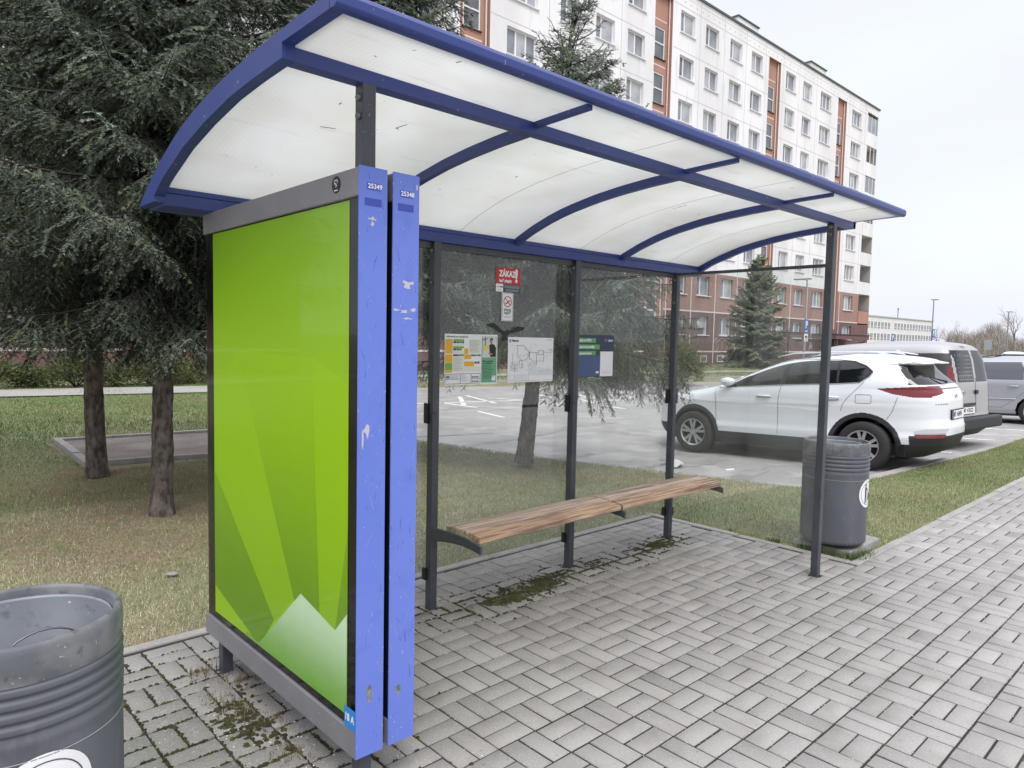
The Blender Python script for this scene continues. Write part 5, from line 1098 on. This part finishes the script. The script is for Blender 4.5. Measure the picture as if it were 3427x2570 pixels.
b=MB(); b.box(V_.xrear(.2,.72)-.02,V_.xrear(.2,.72)+.01,-.02,.62,.735,.775); b.build('handle_bar',m_clad,T,bevel=.008)
plate_num(T,V_,.30,.655,'MT335CD')
b=MB(); x_=V_.xrear(.45,.93); b.strip([(.42+.036*math.cos(a),.96+.036*math.sin(a)) for a in np.linspace(0,6.284,24)],[(.42+.026*math.cos(a),.96+.026*math.sin(a)) for a in np.linspace(0,6.284,24)],YZ,x_-.012,x_); b.build('badge',m_chrome,T)
b=MB()
for k in range(4): b.box(x_-.006,x_,.36+.04*k,.39+.04*k,.81,.825)
b.build('name_script',m_chrome,T)
# ---------------- silver estate
T=thing('parked_car','silver family car cut off by the right picture edge, beyond the van','car'); place(T,17.35,.35,.9,R(90)); T.location.z=-.165; T.rotation_euler=(0,R(2.0),R(90))
E_=Car(front=[(.2,3.35),(.3,3.45),(.6,3.5),(.85,3.4),(.98,3.0),(1.06,2.7),(1.15,2.4),(1.4,1.75),(1.52,1.4),(1.57,1.0),(1.60,.5)],
 rear=[(.2,-.68),(.3,-.80),(.5,-.84),(.9,-.80),(1.1,-.74),(1.3,-.62),(1.45,-.5),(1.53,-.38),(1.57,-.15),(1.60,.2)],
 width=[(.2,.82),(.35,.88),(.6,.90),(.95,.895),(1.05,.87),(1.3,.76),(1.44,.69),(1.51,.62),(1.56,.5),(1.60,.3)],
 xm=[(.2,1.3),(1.2,1.0),(1.6,.35)],n1=[(.2,3.5),(1.6,4)],n2=[(.2,5),(1.6,5)],z0=.2,z1=1.6)
def mkcl(wins,wb,arch=.36,rz=.32):
    def cl(x,y,z,nr):
        l=np.zeros(len(x),int); sd=np.abs(nr[:,1])>.5; ay=np.abs(y)
        l[z<.26]=2
        for wx in (wb,0):
            d=np.hypot(x-wx,z-rz); l[(d<arch)&(ay>.45)]=-1
        for p in wins: l[sd&poly_in(x,z,p)&(ay>.3)]=1
        l[(nr[:,0]<-.3)&(x<.2)&(z>1.08)&(z<1.42)&(ay<.62)]=1; l[(nr[:,0]>.25)&(x>1.2)&(z>1.1)&(z<1.5)&(ay<.66)]=1
        l[(x<-.4)&(z>.85)&(z<1.1)&(ay>.55)&(nr[:,0]<.1)]=3; l[(x>2.9)&(z>.62)&(z<.82)&(ay>.5)&(nr[:,0]>0)]=4
        return l
    return cl
build_car(T,E_,np.unique(np.concatenate([np.linspace(.2,1.5,70),np.linspace(1.5,1.6,14)])),100,mkcl([[(2.2,1.08),(1.72,1.36),(1.30,1.46),(1.14,1.47),(1.16,1.05)],[(1.09,1.05),(1.07,1.47),(.30,1.47),(.22,1.30),(.22,1.05)],[(.17,1.06),(.22,1.30),(.25,1.46),(-.10,1.42),(-.30,1.22),(-.32,1.12)]],2.6),[m_csilver,m_cglass2,m_clad,m_tail,m_lens],['body','window','sill','tail_lamp','headlamp'])
for wx in (2.6,0):
    for sd in (1,-1): wheel(T,wx,sd*.78,.315,.2,5,sd,'single')
b=MB(); b.box(-.6,3.2,-.78,.78,.2,.4); b.build('underbody',m_under,T)
ribbon(T,E_,[(1.12,1.05),(1.13,.8),(1.12,.4)],.006,m_seam,'panel_gap'); ribbon(T,E_,[(.05,1.05),(.12,.85),(.34,.62),(.62,.40),(1.12,.40)],.006,m_seam,'panel_gap'); ribbon(T,E_,[(1.05,.60),(.35,.60)],.03,m_csilver,'side_strip',1,.004)
handle(T,E_,.40,.90,.2,1,m_csilver)
for sd in (1,-1): b=MB(); b.tube([(1.3,sd*.56,1.55),(.9,sd*.57,1.62),(.0,sd*.55,1.61),(-.25,sd*.52,1.55)],.013,6); b.build('roof_rail',m_clad,T,smooth=True)
# ---------------- cars far across the car park, one small mesh of parts copied
def farcar(label,loc,rz,m):
    T=thing('parked_car',label,'car',loc,rz,'cars parked far across the car park')
    build_car(T,E_,np.unique(np.concatenate([np.linspace(.2,1.5,22),np.linspace(1.5,1.6,5)])),26,mkcl([[(2.2,1.08),(1.72,1.36),(1.30,1.46),(1.14,1.47),(1.16,1.05)],[(1.09,1.05),(1.07,1.47),(.30,1.47),(-.30,1.2),(-.25,1.05)]],2.6),[m,m_cglass2,m_clad,m_tail,m_lens],['body','window','sill','tail_lamp','headlamp'])
    for wx in (2.6,0):
        for sd in (1,-1):
            b=MB(); b.lathe([(0,.1),(.2,.1),(.3,.08),(.31,0),(.3,-.1),(0,-.1)],14,axis=lambda a,c,d:(wx+a,sd*.78+d*sd,.31+c)); b.build('wheel',m_tyre,T,smooth=True)
m_dk=mat('car_dark',lin(70,74,86),.3,coat=.5); m_bl=mat('car_blue',lin(60,72,120),.3,coat=.5)
# ------------------------------------------------------------------ panel flats
FY=25.0
m_wwall=mat('panel_white',lin(236,234,236),.85,var=[(.35,.45,.7,lin(208,206,208),.7,8),(2.2,.56,.72,lin(200,200,202),.55,7)],stretch=(1,1,.22),bump=(8,.2,.01))
m_terra=mat('panel_terracotta',lin(176,134,119),.85,var=[(.8,.45,.7,lin(160,118,104),.7,7)],stretch=(1,1,.4))
m_mauve=mat('panel_mauve',lin(160,128,119),.85,var=[(.6,.45,.7,lin(144,108,102),.7,7)],stretch=(1,1,.4))
m_brown=mat('panel_brown',lin(112,86,86),.85,var=[(.6,.45,.7,lin(122,96,94),.7,7)],stretch=(1,1,.4))
m_trim=mat('trim_white',lin(222,206,202),.7); m_joint2=mat('panel_joint',lin(188,186,188),.9); m_frame=mat('window_frame',lin(226,227,230),.5)
m_pane=[mat('pane_%s'%k,lin(*c),.08,spec=.8,var=[(1.3,.4,.65,lin(*c2),.8,3)]) for k,c,c2 in (('grey',(120,124,132),(150,153,160)),('dark',(84,86,92),(112,114,120)),('curtain',(176,178,182),(150,152,158)))]
m_dark=mat('recess_dark',lin(70,62,60),.9); m_roofedge=mat('roof_edge',lin(86,88,88),.7)
BD=thing('apartment_block','eight storey white panel block of flats with terracotta stair strips and brown base','building')
cols=[(23.08,25.3,'w'),(27.1,28.85,'n'),(30.13,31.85,'n'),(33.13,34.87,'n'),(38.72,40.42,'n'),(41.8,43.48,'n'),(45.05,46.73,'n'),(48.15,49.85,'n'),(53.75,55.42,'n'),(56.85,58.45,'n'),(60.22,62.36,'w'),(67.05,69.25,'w')]
lcols=[(16.9,18.6),(13.7,15.4),(10.5,12.2),(7.3,9.0),(1.2,2.9),(-2.0,-.3),(-5.2,-3.5),(-8.4,-6.7)]
stairs=[(35.85,37.8),(50.85,52.8),(63.85,65.75),(19.95,21.9),(4.0,5.9)]
rows=[(3.42+2.9*k-(1.33 if k==0 else 1.40 if k==1 else 1.43),3.42+2.9*k) for k in range(8)]
holes=[(a,b_,z0,z1) for a,b_,*_ in cols for z0,z1 in rows]+[(a,b_,z0,z1) for a,b_ in lcols for z0,z1 in rows]
sth=[(a,b_,3.0,24.05) for a,b_ in stairs]
bal=(70.75,73.36,3.6,24.3)
allh=holes+sth+[bal]
XL,XR=-14.0,73.5
xb=sorted(set([XL,XR]+[h[0] for h in allh]+[h[1] for h in allh])); zb=sorted(set([-.3,.9,3.74,6.6,25.0]+[h[2] for h in allh]+[h[3] for h in allh]))
def band(z): return 2 if z<3.74 else (1 if z<6.6 else 0)
wm=[MB(),MB(),MB()]
import bisect
HB=[[False]*(len(zb)-1) for _ in range(len(xb)-1)]
for a,b_,z0,z1 in allh:
    for i in range(bisect.bisect_left(xb,a),bisect.bisect_left(xb,b_)):
        for j in range(bisect.bisect_left(zb,z0),bisect.bisect_left(zb,z1)): HB[i][j]=True
for i in range(len(xb)-1):
    j=0
    while j<len(zb)-1:
        if HB[i][j]: j+=1; continue
        k=j; bd=band((zb[j]+zb[j+1])/2)
        while k+1<len(zb)-1 and not HB[i][k+1] and band((zb[k+1]+zb[k+2])/2)==bd: k+=1
        wm[bd].add([(xb[i],FY,zb[j]),(xb[i+1],FY,zb[j]),(xb[i+1],FY,zb[k+1]),(xb[i],FY,zb[k+1])],[(0,1,2,3)]); j=k+1
def reveal(b,a,c,z0,z1,d):
    b.add([(a,FY,z0),(c,FY,z0),(c,FY,z1),(a,FY,z1),(a,FY+d,z0),(c,FY+d,z0),(c,FY+d,z1),(a,FY+d,z1)],[(0,4,5,1),(1,5,6,2),(2,6,7,3),(3,7,4,0)])
for h in holes: reveal(wm[band((h[2]+h[3])/2)],*h,.22)
wm[0].add([(XL,FY,25),(XR,FY,25),(XR,FY+12,25),(XL,FY+12,25),(XL,FY,-.3),(XR,FY,-.3),(XR,FY+12,-.3),(XL,FY+12,-.3)],[(0,1,2,3),(1,5,6,2),(2,6,7,3),(3,7,4,0)])
wm[0].build('wall',m_wwall,BD)
cuts=[-99]+sorted(c_ for s_ in stairs for c_ in s_)+[bal[0],bal[1],99]
for u0,u1 in zip(cuts[:-1],cuts[1:]):
    q=MB()
    for fc in wm[1].f:
        P=[wm[1].v[i] for i in fc]; mx_=sum(p_[0] for p_ in P)/len(P)
        if u0<mx_<u1: q.add(P,[tuple(range(len(P)))])
    if q.f: q.build('mauve_band',m_mauve,BD)

wm[2].build('ground_floor_band',m_brown,BD)
b=MB(); b.box(XL,XR+.12,FY-.10,FY+.25,25.0,25.14); b.box(XL,XR,FY+.25,FY+12,25.0,25.06); b.build('roof_edge',m_roofedge,BD)
b=MB()
for x in [26.2,29.4,32.5,41.1,44.25,47.35,50.35,53.25,56.1,59.4,66.3,70.2]: b.box(x-.02,x+.02,FY-.004,FY+.01,6.62,24.9)
for z in [9.5+2.9*k for k in range(6)]:
    for a,c in ((21.92,35.83),(37.9,50.83),(52.82,63.83),(65.8,70.7)): b.box(a,c,FY-.005,FY+.01,z-.02,z+.02)
b.box(XL,70.7,FY-.005,FY+.01,24.62,24.65); b.build('panel_joints',m_joint2,BD)
b=MB()
for x in np.arange(22.6,73,.72): b.box(x-.03,x+.03,FY-.006,FY+.01,24.30,24.36)
b.build('vent_holes',m_dark,BD)['kind']='stuff'
b=MB()
for z in (3.76,.88):
    for a,c in ((XL,35.84),(37.82,50.84),(52.82,63.84),(65.77,70.7)): b.box(a,c,FY-.02,FY+.01,z-.05,z+.05)
for x in [22.0,26.2,29.4,32.5,38.05,41.1,44.25,47.35,50.35,53.1,56.2,59.4,63.3,66.2]: b.box(x-.045,x+.045,FY-.023,FY+.01,.0 if x<51 else .9,6.58)
b.build('white_trim',m_trim,BD)
# stair strips: recessed terracotta wall, ribbed side, white pipe
for a,c in stairs:
    b=MB(); D_=.28
    wa,wb=a+.38,c-.42
    zsl=[(22.04-2.9*i-1.98,22.04-2.9*i) for i in range(7)]
    b.add([(a,FY,24.05),(c,FY,24.05),(c,FY+D_,24.05),(a,FY+D_,24.05)],[(0,1,2,3)]); b.add([(a,FY,3.0),(a,FY,24.05),(a,FY+D_,24.05),(a,FY+D_,3.0)],[(0,1,2,3)]); b.add([(c,FY,3.0),(c,FY,24.05),(c,FY+D_,24.05),(c,FY+D_,3.0)],[(3,2,1,0)])
    b.add([(a,FY+D_,3.0),(wa,FY+D_,3.0),(wa,FY+D_,24.05),(a,FY+D_,24.05)],[(0,1,2,3)]); b.add([(wb,FY+D_,3.0),(c,FY+D_,3.0),(c,FY+D_,24.05),(wb,FY+D_,24.05)],[(0,1,2,3)])
    zc_=[3.0]+[z for s in zsl[::-1] for z in s]+[24.05]
    for k in range(0,len(zc_),2):
        if zc_[k+1]>zc_[k]: b.add([(wa,FY+D_,zc_[k]),(wb,FY+D_,zc_[k]),(wb,FY+D_,zc_[k+1]),(wa,FY+D_,zc_[k+1])],[(0,1,2,3)])
    for k in range(5): b.box(a+.02+.07*k,a+.055+.07*k,FY+D_-.03,FY+D_+.001,3.0,24.04)
    s_=b.build('stair_strip',m_terra,BD)
    b=MB(); b.tube([(c-.12,FY+.18,3.0),(c-.12,FY+.18,24.0)],.05,6)
    for k in range(7): b.box(a+.02,c-.3,FY+D_-.012,FY+D_+.001,22.5-2.9*k-.04,22.5-2.9*k+.04)
    b.build('white_pipe',m_trim,s_)
    for z0,z1 in zsl:
        b=MB(); y0=FY+D_+.02
        for x0,x1,q0,q1 in ((wa,wa+.08,z0,z1),(wb-.08,wb,z0,z1),(wa+.08,wb-.08,z0,z0+.08),(wa+.08,wb-.08,z1-.08,z1),(wa+.08,wb-.08,(z0+z1)/2-.04,(z0+z1)/2+.04)): b.box(x0,x1,y0,y0+.06,q0,q1)
        f_=b.build('stair_window',m_frame,BD); b=MB(); b.add([(wa,y0+.05,z0),(wb,y0+.05,z0),(wb,y0+.05,z1),(wa,y0+.05,z1)],[(0,1,2,3)]); b.build('pane',m_pane[1],f_); b=MB(); b.box(wa-.06,wb+.06,FY+D_-.10,FY+D_+.02,z0-.05,z0); b.build('sill',m_dark if z0>6 else m_trim,f_)
# windows : a frame with panes and a sill, copied
def win_proto(w,h,kind,var):
    b=MB(); t=.07; mull=[.36*w] if kind=='n' else [.34*w,.67*w]
    if var==2: mull=[.5*w]
    b.box(0,w,0,.06,h-t,h); b.box(0,w,0,.06,0,t); b.box(0,t,0,.06,t,h-t); b.box(w-t,w,0,.06,t,h-t)
    for m in mull: b.box(m-.055,m+.055,-.004,.06,t,h-t)
    f_=b.build('window',m_frame,BD)
    xs_=[0]+mull+[w]
    for k in range(len(xs_)-1):
        q=MB(); q.add([(xs_[k],.045,0),(xs_[k+1],.045,0),(xs_[k+1],.045,h),(xs_[k],.045,h)],[(0,1,2,3)])
        q.build('pane',m_pane[1] if (k==0 and var==0) else m_pane[(0,0,2,0)[(var+k)%4]],f_)
    q=MB(); q.box(-.08,w+.08,-.26,-.01,-.06,-.005); q.build('sill',m_frame,f_)
    return f_
protos={}
rgw=random.Random(4)
for a,c,kd in cols:
    for k,(z0,z1) in enumerate(rows):
        var=rgw.choice((0,0,1,2) if kd=='n' else (0,1,3)); key=(round(c-a,1),round(z1-z0,2),kd,var)
        if key not in protos: protos[key]=win_proto(c-a,z1-z0,kd,var); o=protos[key]
        else: o=copy_tree(protos[key],BD)
        o.location=(a,FY+.16,z0)
b=MB()
for a,c in lcols:
    for z0,z1 in rows:
        b.box(a,c,FY+.16,FY+.2,z0,z0+.07); b.box(a,c,FY+.16,FY+.2,z1-.07,z1); b.box(a,a+.07,FY+.16,FY+.2,z0,z1); b.box(c-.07,c,FY+.16,FY+.2,z0,z1); b.box(a+.6,a+.7,FY+.155,FY+.2,z0+.07,z1-.07); b.add([(a,FY+.19,z0),(c,FY+.19,z0),(c,FY+.19,z1),(a,FY+.19,z1)],[(0,1,2,3)],1)
b.build('windows_behind_trees',[m_frame,m_pane[0]],BD)['kind']='stuff'
# end balconies
a,c,z0,z1=bal
b=MB(); b.add([(a,FY+1.3,z0),(c,FY+1.3,z0),(c,FY+1.3,z1),(a,FY+1.3,z1),(a,FY,z0),(a,FY,z1),(c,FY,z0),(c,FY,z1)],[(0,1,2,3),(4,0,3,5),(1,6,7,2),(4,6,1,0),(5,3,2,7)]); b.build('balcony_recess',mat('recess_grey',lin(176,172,170),.9),BD)
for k in range(7):
    zf=3.72+2.9*k
    b=MB(); b.box(a+.003,c-.003,FY-.06,FY+.06,zf,zf+1.24); b.box(a+.004,c-.004,FY+.06,FY+1.29,zf,zf+.16)
    p_=b.build('balcony',m_terra if k==0 else m_wwall,BD)
    if k in (3,4,5,6):
        b=MB()
        for x in (a+.01,a+.95,c-.75,c-.08): b.box(x,x+.07,FY-.02,FY+.03,zf+1.25,zf+2.88)
        b.box(a+.08,c-.08,FY-.02,FY+.03,zf+1.245,zf+1.32); b.build('balcony_frame',m_frame,p_)
        if k in (4,6): b=MB(); b.add([(a+.02,FY+.01,zf+1.3),(c-.02,FY+.01,zf+1.3),(c-.02,FY+.01,zf+2.86),(a+.02,FY+.01,zf+2.86)],[(0,1,2,3)]); b.build('pane',m_pane[0],p_)
    else:
        b=MB(); b.box(a+.01,c-.01,FY-.07,FY-.03,zf+1.245,zf+1.285); b.build('balcony_rail',m_roofedge,p_)
        b=MB(); b.box(a+.3,a+1.2,FY+1.24,FY+1.295,zf+.2,zf+2.3); b.build('balcony_door',m_pane[1],p_)
# entrance canopies, basement windows, roof housings
for x0,x1 in ((37.3,39.3),(51.9,55.0),(60.6,68.0)):
    b=MB(); b.box(x0,x1,22.8,FY-.003,2.08,2.45); q=b.build('entrance_canopy',m_brown,BD)
    b=MB(); b.box(x0-.04,x1+.04,22.74,FY-.01,2.45,2.52); b.build('canopy_edge',m_dark,q)
    b=MB(); b.tube([(x1-.3,23.1,2.08),(x1-.35,23.1,1.85),(x1-.8,23.4,1.8)],.04,6); b.tube([(x0+.15,23.0,-.2),(x0+.15,23.0,2.08)],.05,6); b.build('drain_pipe',m_dark,q)
for a_ in (36.3,51.3,64.3):
    b=MB(); b.box(a_-.5,a_+1.1,FY-.03,FY+.01,-.1,2.05); b.build('entrance_door',m_dark,BD)
for a_ in (41.8,44.85,48.1):
    b=MB()
    for q in ((0,1.6,0,.05),(0,1.6,.43,.48),(0,.05,.05,.43),(1.55,1.6,.05,.43),(.72,.88,.05,.43)): b.box(a_+q[0],a_+q[1],FY-.04,FY-.002,.1+q[2],.1+q[3])
    f_=b.build('basement_window',m_frame,BD); b=MB(); b.add([(a_,FY-.012,.1),(a_+1.6,FY-.012,.1),(a_+1.6,FY-.012,.58),(a_,FY-.012,.58)],[(0,1,2,3)]); b.build('pane',m_pane[1],f_)
for x0 in (51.1,64.4):
    b=MB(); b.box(x0,x0+3.3,28,31,25.0,28.1); q=b.build('roof_housing',m_wwall,BD); b=MB(); b.box(x0-.1,x0+3.4,27.9,31.1,28.1,28.2); b.build('housing_cap',m_roofedge,q)
# spray paint on the base
m_spray=mat('spray_paint',lin(190,182,182),.8)
def spray(lines,x0,z0,s,r):
    b=MB()
    for l in lines: b.tube([(x0+p[0]*s,FY-.006,z0+p[1]*s) for p in l],r,4)
    b.build('graffiti',m_spray,BD)
Sx=[[(.75,.85),(.45,1),(.12,.9),(.02,.7),(.2,.55),(.5,.5),(.55,.3),(.3,.22),(.05,.3),(.0,.1),(.3,-.02),(.7,.08),(.85,.35),(.7,.62),(.35,.7),(.4,.8),(.7,.72),(.75,.85)],
    [(.9,1),(1.75,1),(1.75,.8),(1.48,.78),(1.48,.05),(1.2,.05),(1.2,.78),(.9,.78),(.9,1)],
    [(1.9,.02),(1.85,1),(2.4,.98),(2.62,.75),(2.45,.5),(2.7,.05),(2.42,.02),(2.2,.38),(2.18,.02),(1.9,.02)],[(2.15,.8),(2.32,.72),(2.15,.6),(2.15,.8)],
    [(2.85,.98),(3.1,1.0),(3.12,.28),(3.6,.3),(3.6,.02),(2.82,.02),(2.85,.98)]]
spray(Sx,44.35,1.0,.86,.022); spray([[(0,0),(.3,1),(.5,.2),(.8,.9),(.9,.1)],[(.1,.5),(.9,.55)],[(.4,1),(.2,.2)]],60.2,1.0,.7,.02)
# ------------------------------------------------------------------ low school building
SB=thing('school_building','long low white building with two rows of paired windows at right behind the flats','building')
m_sch=mat('school_white',lin(228,228,228),.85,var=[(.5,.45,.7,lin(214,214,214),.6,6)])
YS=67.4; b=MB(); b.box(150,238,YS,YS+14,-.3,9.0); b.build('wall',m_sch,SB); b=MB(); b.box(149.8,238.3,YS-.25,YS+14.2,9.0,9.25); b.build('roof_edge',m_joint2,SB)
b=MB()
for q in ((0,.08,0,1.85),(1.62,1.7,0,1.85),(.76,.94,.0,1.85),(.08,.76,.52,.62),(.94,1.62,.52,.62),(.08,.76,1.77,1.85),(.94,1.62,1.77,1.85),(.08,.76,0,.07),(.94,1.62,0,.07)): b.box(q[0],q[1],-.05,.0,q[2],q[3])
wp=b.build('window',m_frame,SB); q=MB(); q.add([(0,-.02,0),(1.7,-.02,0),(1.7,-.02,1.85),(0,-.02,1.85)],[(0,1,2,3)]); q.build('pane',mat('school_pane',lin(96,100,108),.15,spec=.7),wp)
first=True
for z in (2.9,5.92):
    for k in range(21):
        x=186.6+2.4*k
        if k in (7,): continue
        o=wp if first else copy_tree(wp,SB); first=False; o.location=(x,YS,z)
b=MB(); b.tube([(214,YS+2,9.2),(214,YS+2,12.2)],.10,5); b.tube([(213,YS+2,11.9),(214,YS+2,11.6),(215,YS+2,11.9)],.06,4); b.build('antenna',m_post,SB)
# ------------------------------------------------------------------ lamps and parking signs
m_pole=mat('galvanised_pole',lin(150,152,156),.45,metal=.4); m_psign=mat('parking_blue',lin(36,92,176),.4)
def lamp(label,x,y,h,r=.06,arm=1.0,adir=(1,0)):
    T=thing('street_lamp',label,'street lamp',(x,y,-.15),0,'street lamps around the car park'); b=MB(); b.tube([(0,0,0),(0,0,h*.5),(0,0,h)],[r,r*.85,r*.7],8); b.build('pole',m_pole,T)
    b=MB(); ax,ay=adir; b.tube([(0,0,h-.02),(ax*.15,ay*.15,h+.05),(ax*arm,ay*arm,h+.1)],[r*.6,.045,.045],6); b.box(min(ax*arm*.6,ax*arm*1.2)-.0,max(ax*arm*.6,ax*arm*1.2)+.05,-.1+min(0,ay*arm),.1+max(0,ay*arm),h+.06,h+.13); b.build('lamp_head',m_pole,T); return T
def psign(label,x,y,z0,w=.5,h=.8,plate2=None,pole=True):
    T=thing('parking_sign',label,'parking sign',(x,y,0),0,'blue parking signs'); b=MB(); b.box(-w/2,w/2,-.07,-.06,z0,z0+h); q=b.build('sign_plate',m_psign,T)
    text('P',h*.72,(0,-.073,z0+h*.58),(1,0,0),(0,0,1),m_white,q,align='CENTER',bold=.04)
    b=MB(); b.box(-w*.3,w*.3,-.074,-.071,z0+h*.08,z0+h*.16); b.build('sign_line',m_white,q)
    if plate2: b=MB(); b.box(-w/2,w/2,-.07,-.06,plate2,z0-.06); p_=b.build('lower_plate',m_white,T); b=MB(); b.box(-w*.3,w*.3,-.074,-.071,z0-.28,z0-.18); [b.box(-w*.35,w*.35,-.074,-.071,plate2+.06+.08*k,plate2+.09+.08*k) for k in range(3)]; b.build('plate_print',m_ink,p_)
    if pole: b=MB(); b.tube([(0,-.02,-.2),(0,-.02,z0+h)],.035,8); b.build('post',m_pole,T)
    return T
lamp('grey street lamp with a parking sign in front of the brown flats',39.4,15.9,5.55,.055,.9,(.35,.93)); psign('parking sign with a white lower plate on the lamp by the flats',39.35,15.85,2.26,.5,.8,1.74,False)
lamp('street lamp standing right of the low white building',74.2,19.3,6.2,.07,1.1,(.9,.3)); psign('blue parking sign on the lamp right of the low white building',74.1,19.2,2.25,.75,1.0,None,False)
psign('blue parking sign rising above the van roof before the white building',54.3,16.1,1.75,.62,.72)
lamp('tall pale street lamp in front of the big bare tree at right',75.8,13.5,5.0,.075,1.0,(.9,.2)); lamp('thin street lamp among the trees, farther than the tall pale one',96,18.6,4.2,.06,.6); lamp('short distant lamp just right of the van roof',123.8,27.7,3.0,.07,1.0); lamp('short distant lamp right of the tall pale lamp',105.3,18.9,2.5,.07,.8)
T=thing('sign_board','grey back of a large road sign on two posts among the far trees','road sign',(95,19.45,0)); b=MB(); b.box(-.05,0,-.38,.38,1.3,2.5); b.build('board',mat('board_grey',lin(156,160,166),.5),T); b=MB(); b.tube([(.03,-.2,-.2),(.03,-.2,2.4)],.04,6); b.tube([(.03,.2,-.2),(.03,.2,2.4)],.04,6); b.build('post',m_pole,T)
# ------------------------------------------------------------------ far cars, far trees
farcar('silver far car showing its roof just right of the van',(27.3,2.2,-.25),R(91),m_csilver); farcar('white hatchback alone near the far trees',(57,9.0,-.25),R(8),m_cwhite)
farcar('pale grey far car behind the silver family car roof',(30.6,2.0,-.25),R(91),m_cgrey); farcar('dark blue far car at the right picture edge',(33.5,1.7,-.25),R(91),m_bl); farcar('dark far car partly behind the van',(23.9,2.6,-.25),R(91),m_dk)
bare_tree('tallest bare tree with spreading black crown at the right edge',(138.5,25.9,-.3),11.0,1); bare_tree('wide bare tree left of the road sign board',(147.5,32.0,-.3),8.8,2,.8)
bare_tree('slender bare birch nearest to the low white building',(159,43,-.3),7.4,3,.2); bare_tree('slender bare birch, second from the white building',(159.7,40.7,-.3),7.6,4,.2); bare_tree('slender bare birch, third from the white building',(148.6,35.9,-.3),6.4,5,.3); bare_tree('low bare tree behind the thin far lamp',(133,29,-.3),5.5,6,.7); bare_tree('bare tree behind the tallest one at the right edge',(150,25,-.3),7.0,7,.6)
g=np.random.default_rng(12); n=90000; x=g.uniform(120,260,n); y=g.uniform(-30,70,n); k=(y<-3.28+.278*(x+2.43))&(y>-3.28+.10*(x+2.43)); x,y=x[k],y[k]; n=len(x)
ang=np.arctan2(y+3.28,x+2.43); hl=(3.3+1.2*np.sin(ang*61)+.8*np.sin(ang*143+1)+.7*np.sin(x*.31+y*.2))*x/150; zt=g.random(n)**1.25*np.clip(hl,1.0,9); L=g.uniform(.5,1.7,n); w=g.uniform(.018,.05,n); a=g.uniform(0,np.pi,n); ln=g.normal(0,.55,n); l2=g.normal(0,.4,n)
V=np.stack([np.stack([x-w*np.cos(a),y-w*np.sin(a),zt-.4],-1),np.stack([x+w*np.cos(a),y+w*np.sin(a),zt-.4],-1),np.stack([x+ln*L,y+l2*L,zt-.4+L],-1)],1).reshape(-1,3)
pal=np.array([lin(*c) for c in ((142,130,126),(126,116,110),(134,130,112),(156,148,142),(118,106,104))]); tag(mesh_np('far_wood',V,np.arange(3*n).reshape(-1,3),mat('wood_twigs',(0,0,0),.95,attr=True),col=np.repeat(pal[g.integers(0,5,n)],3,0)),kind='stuff')
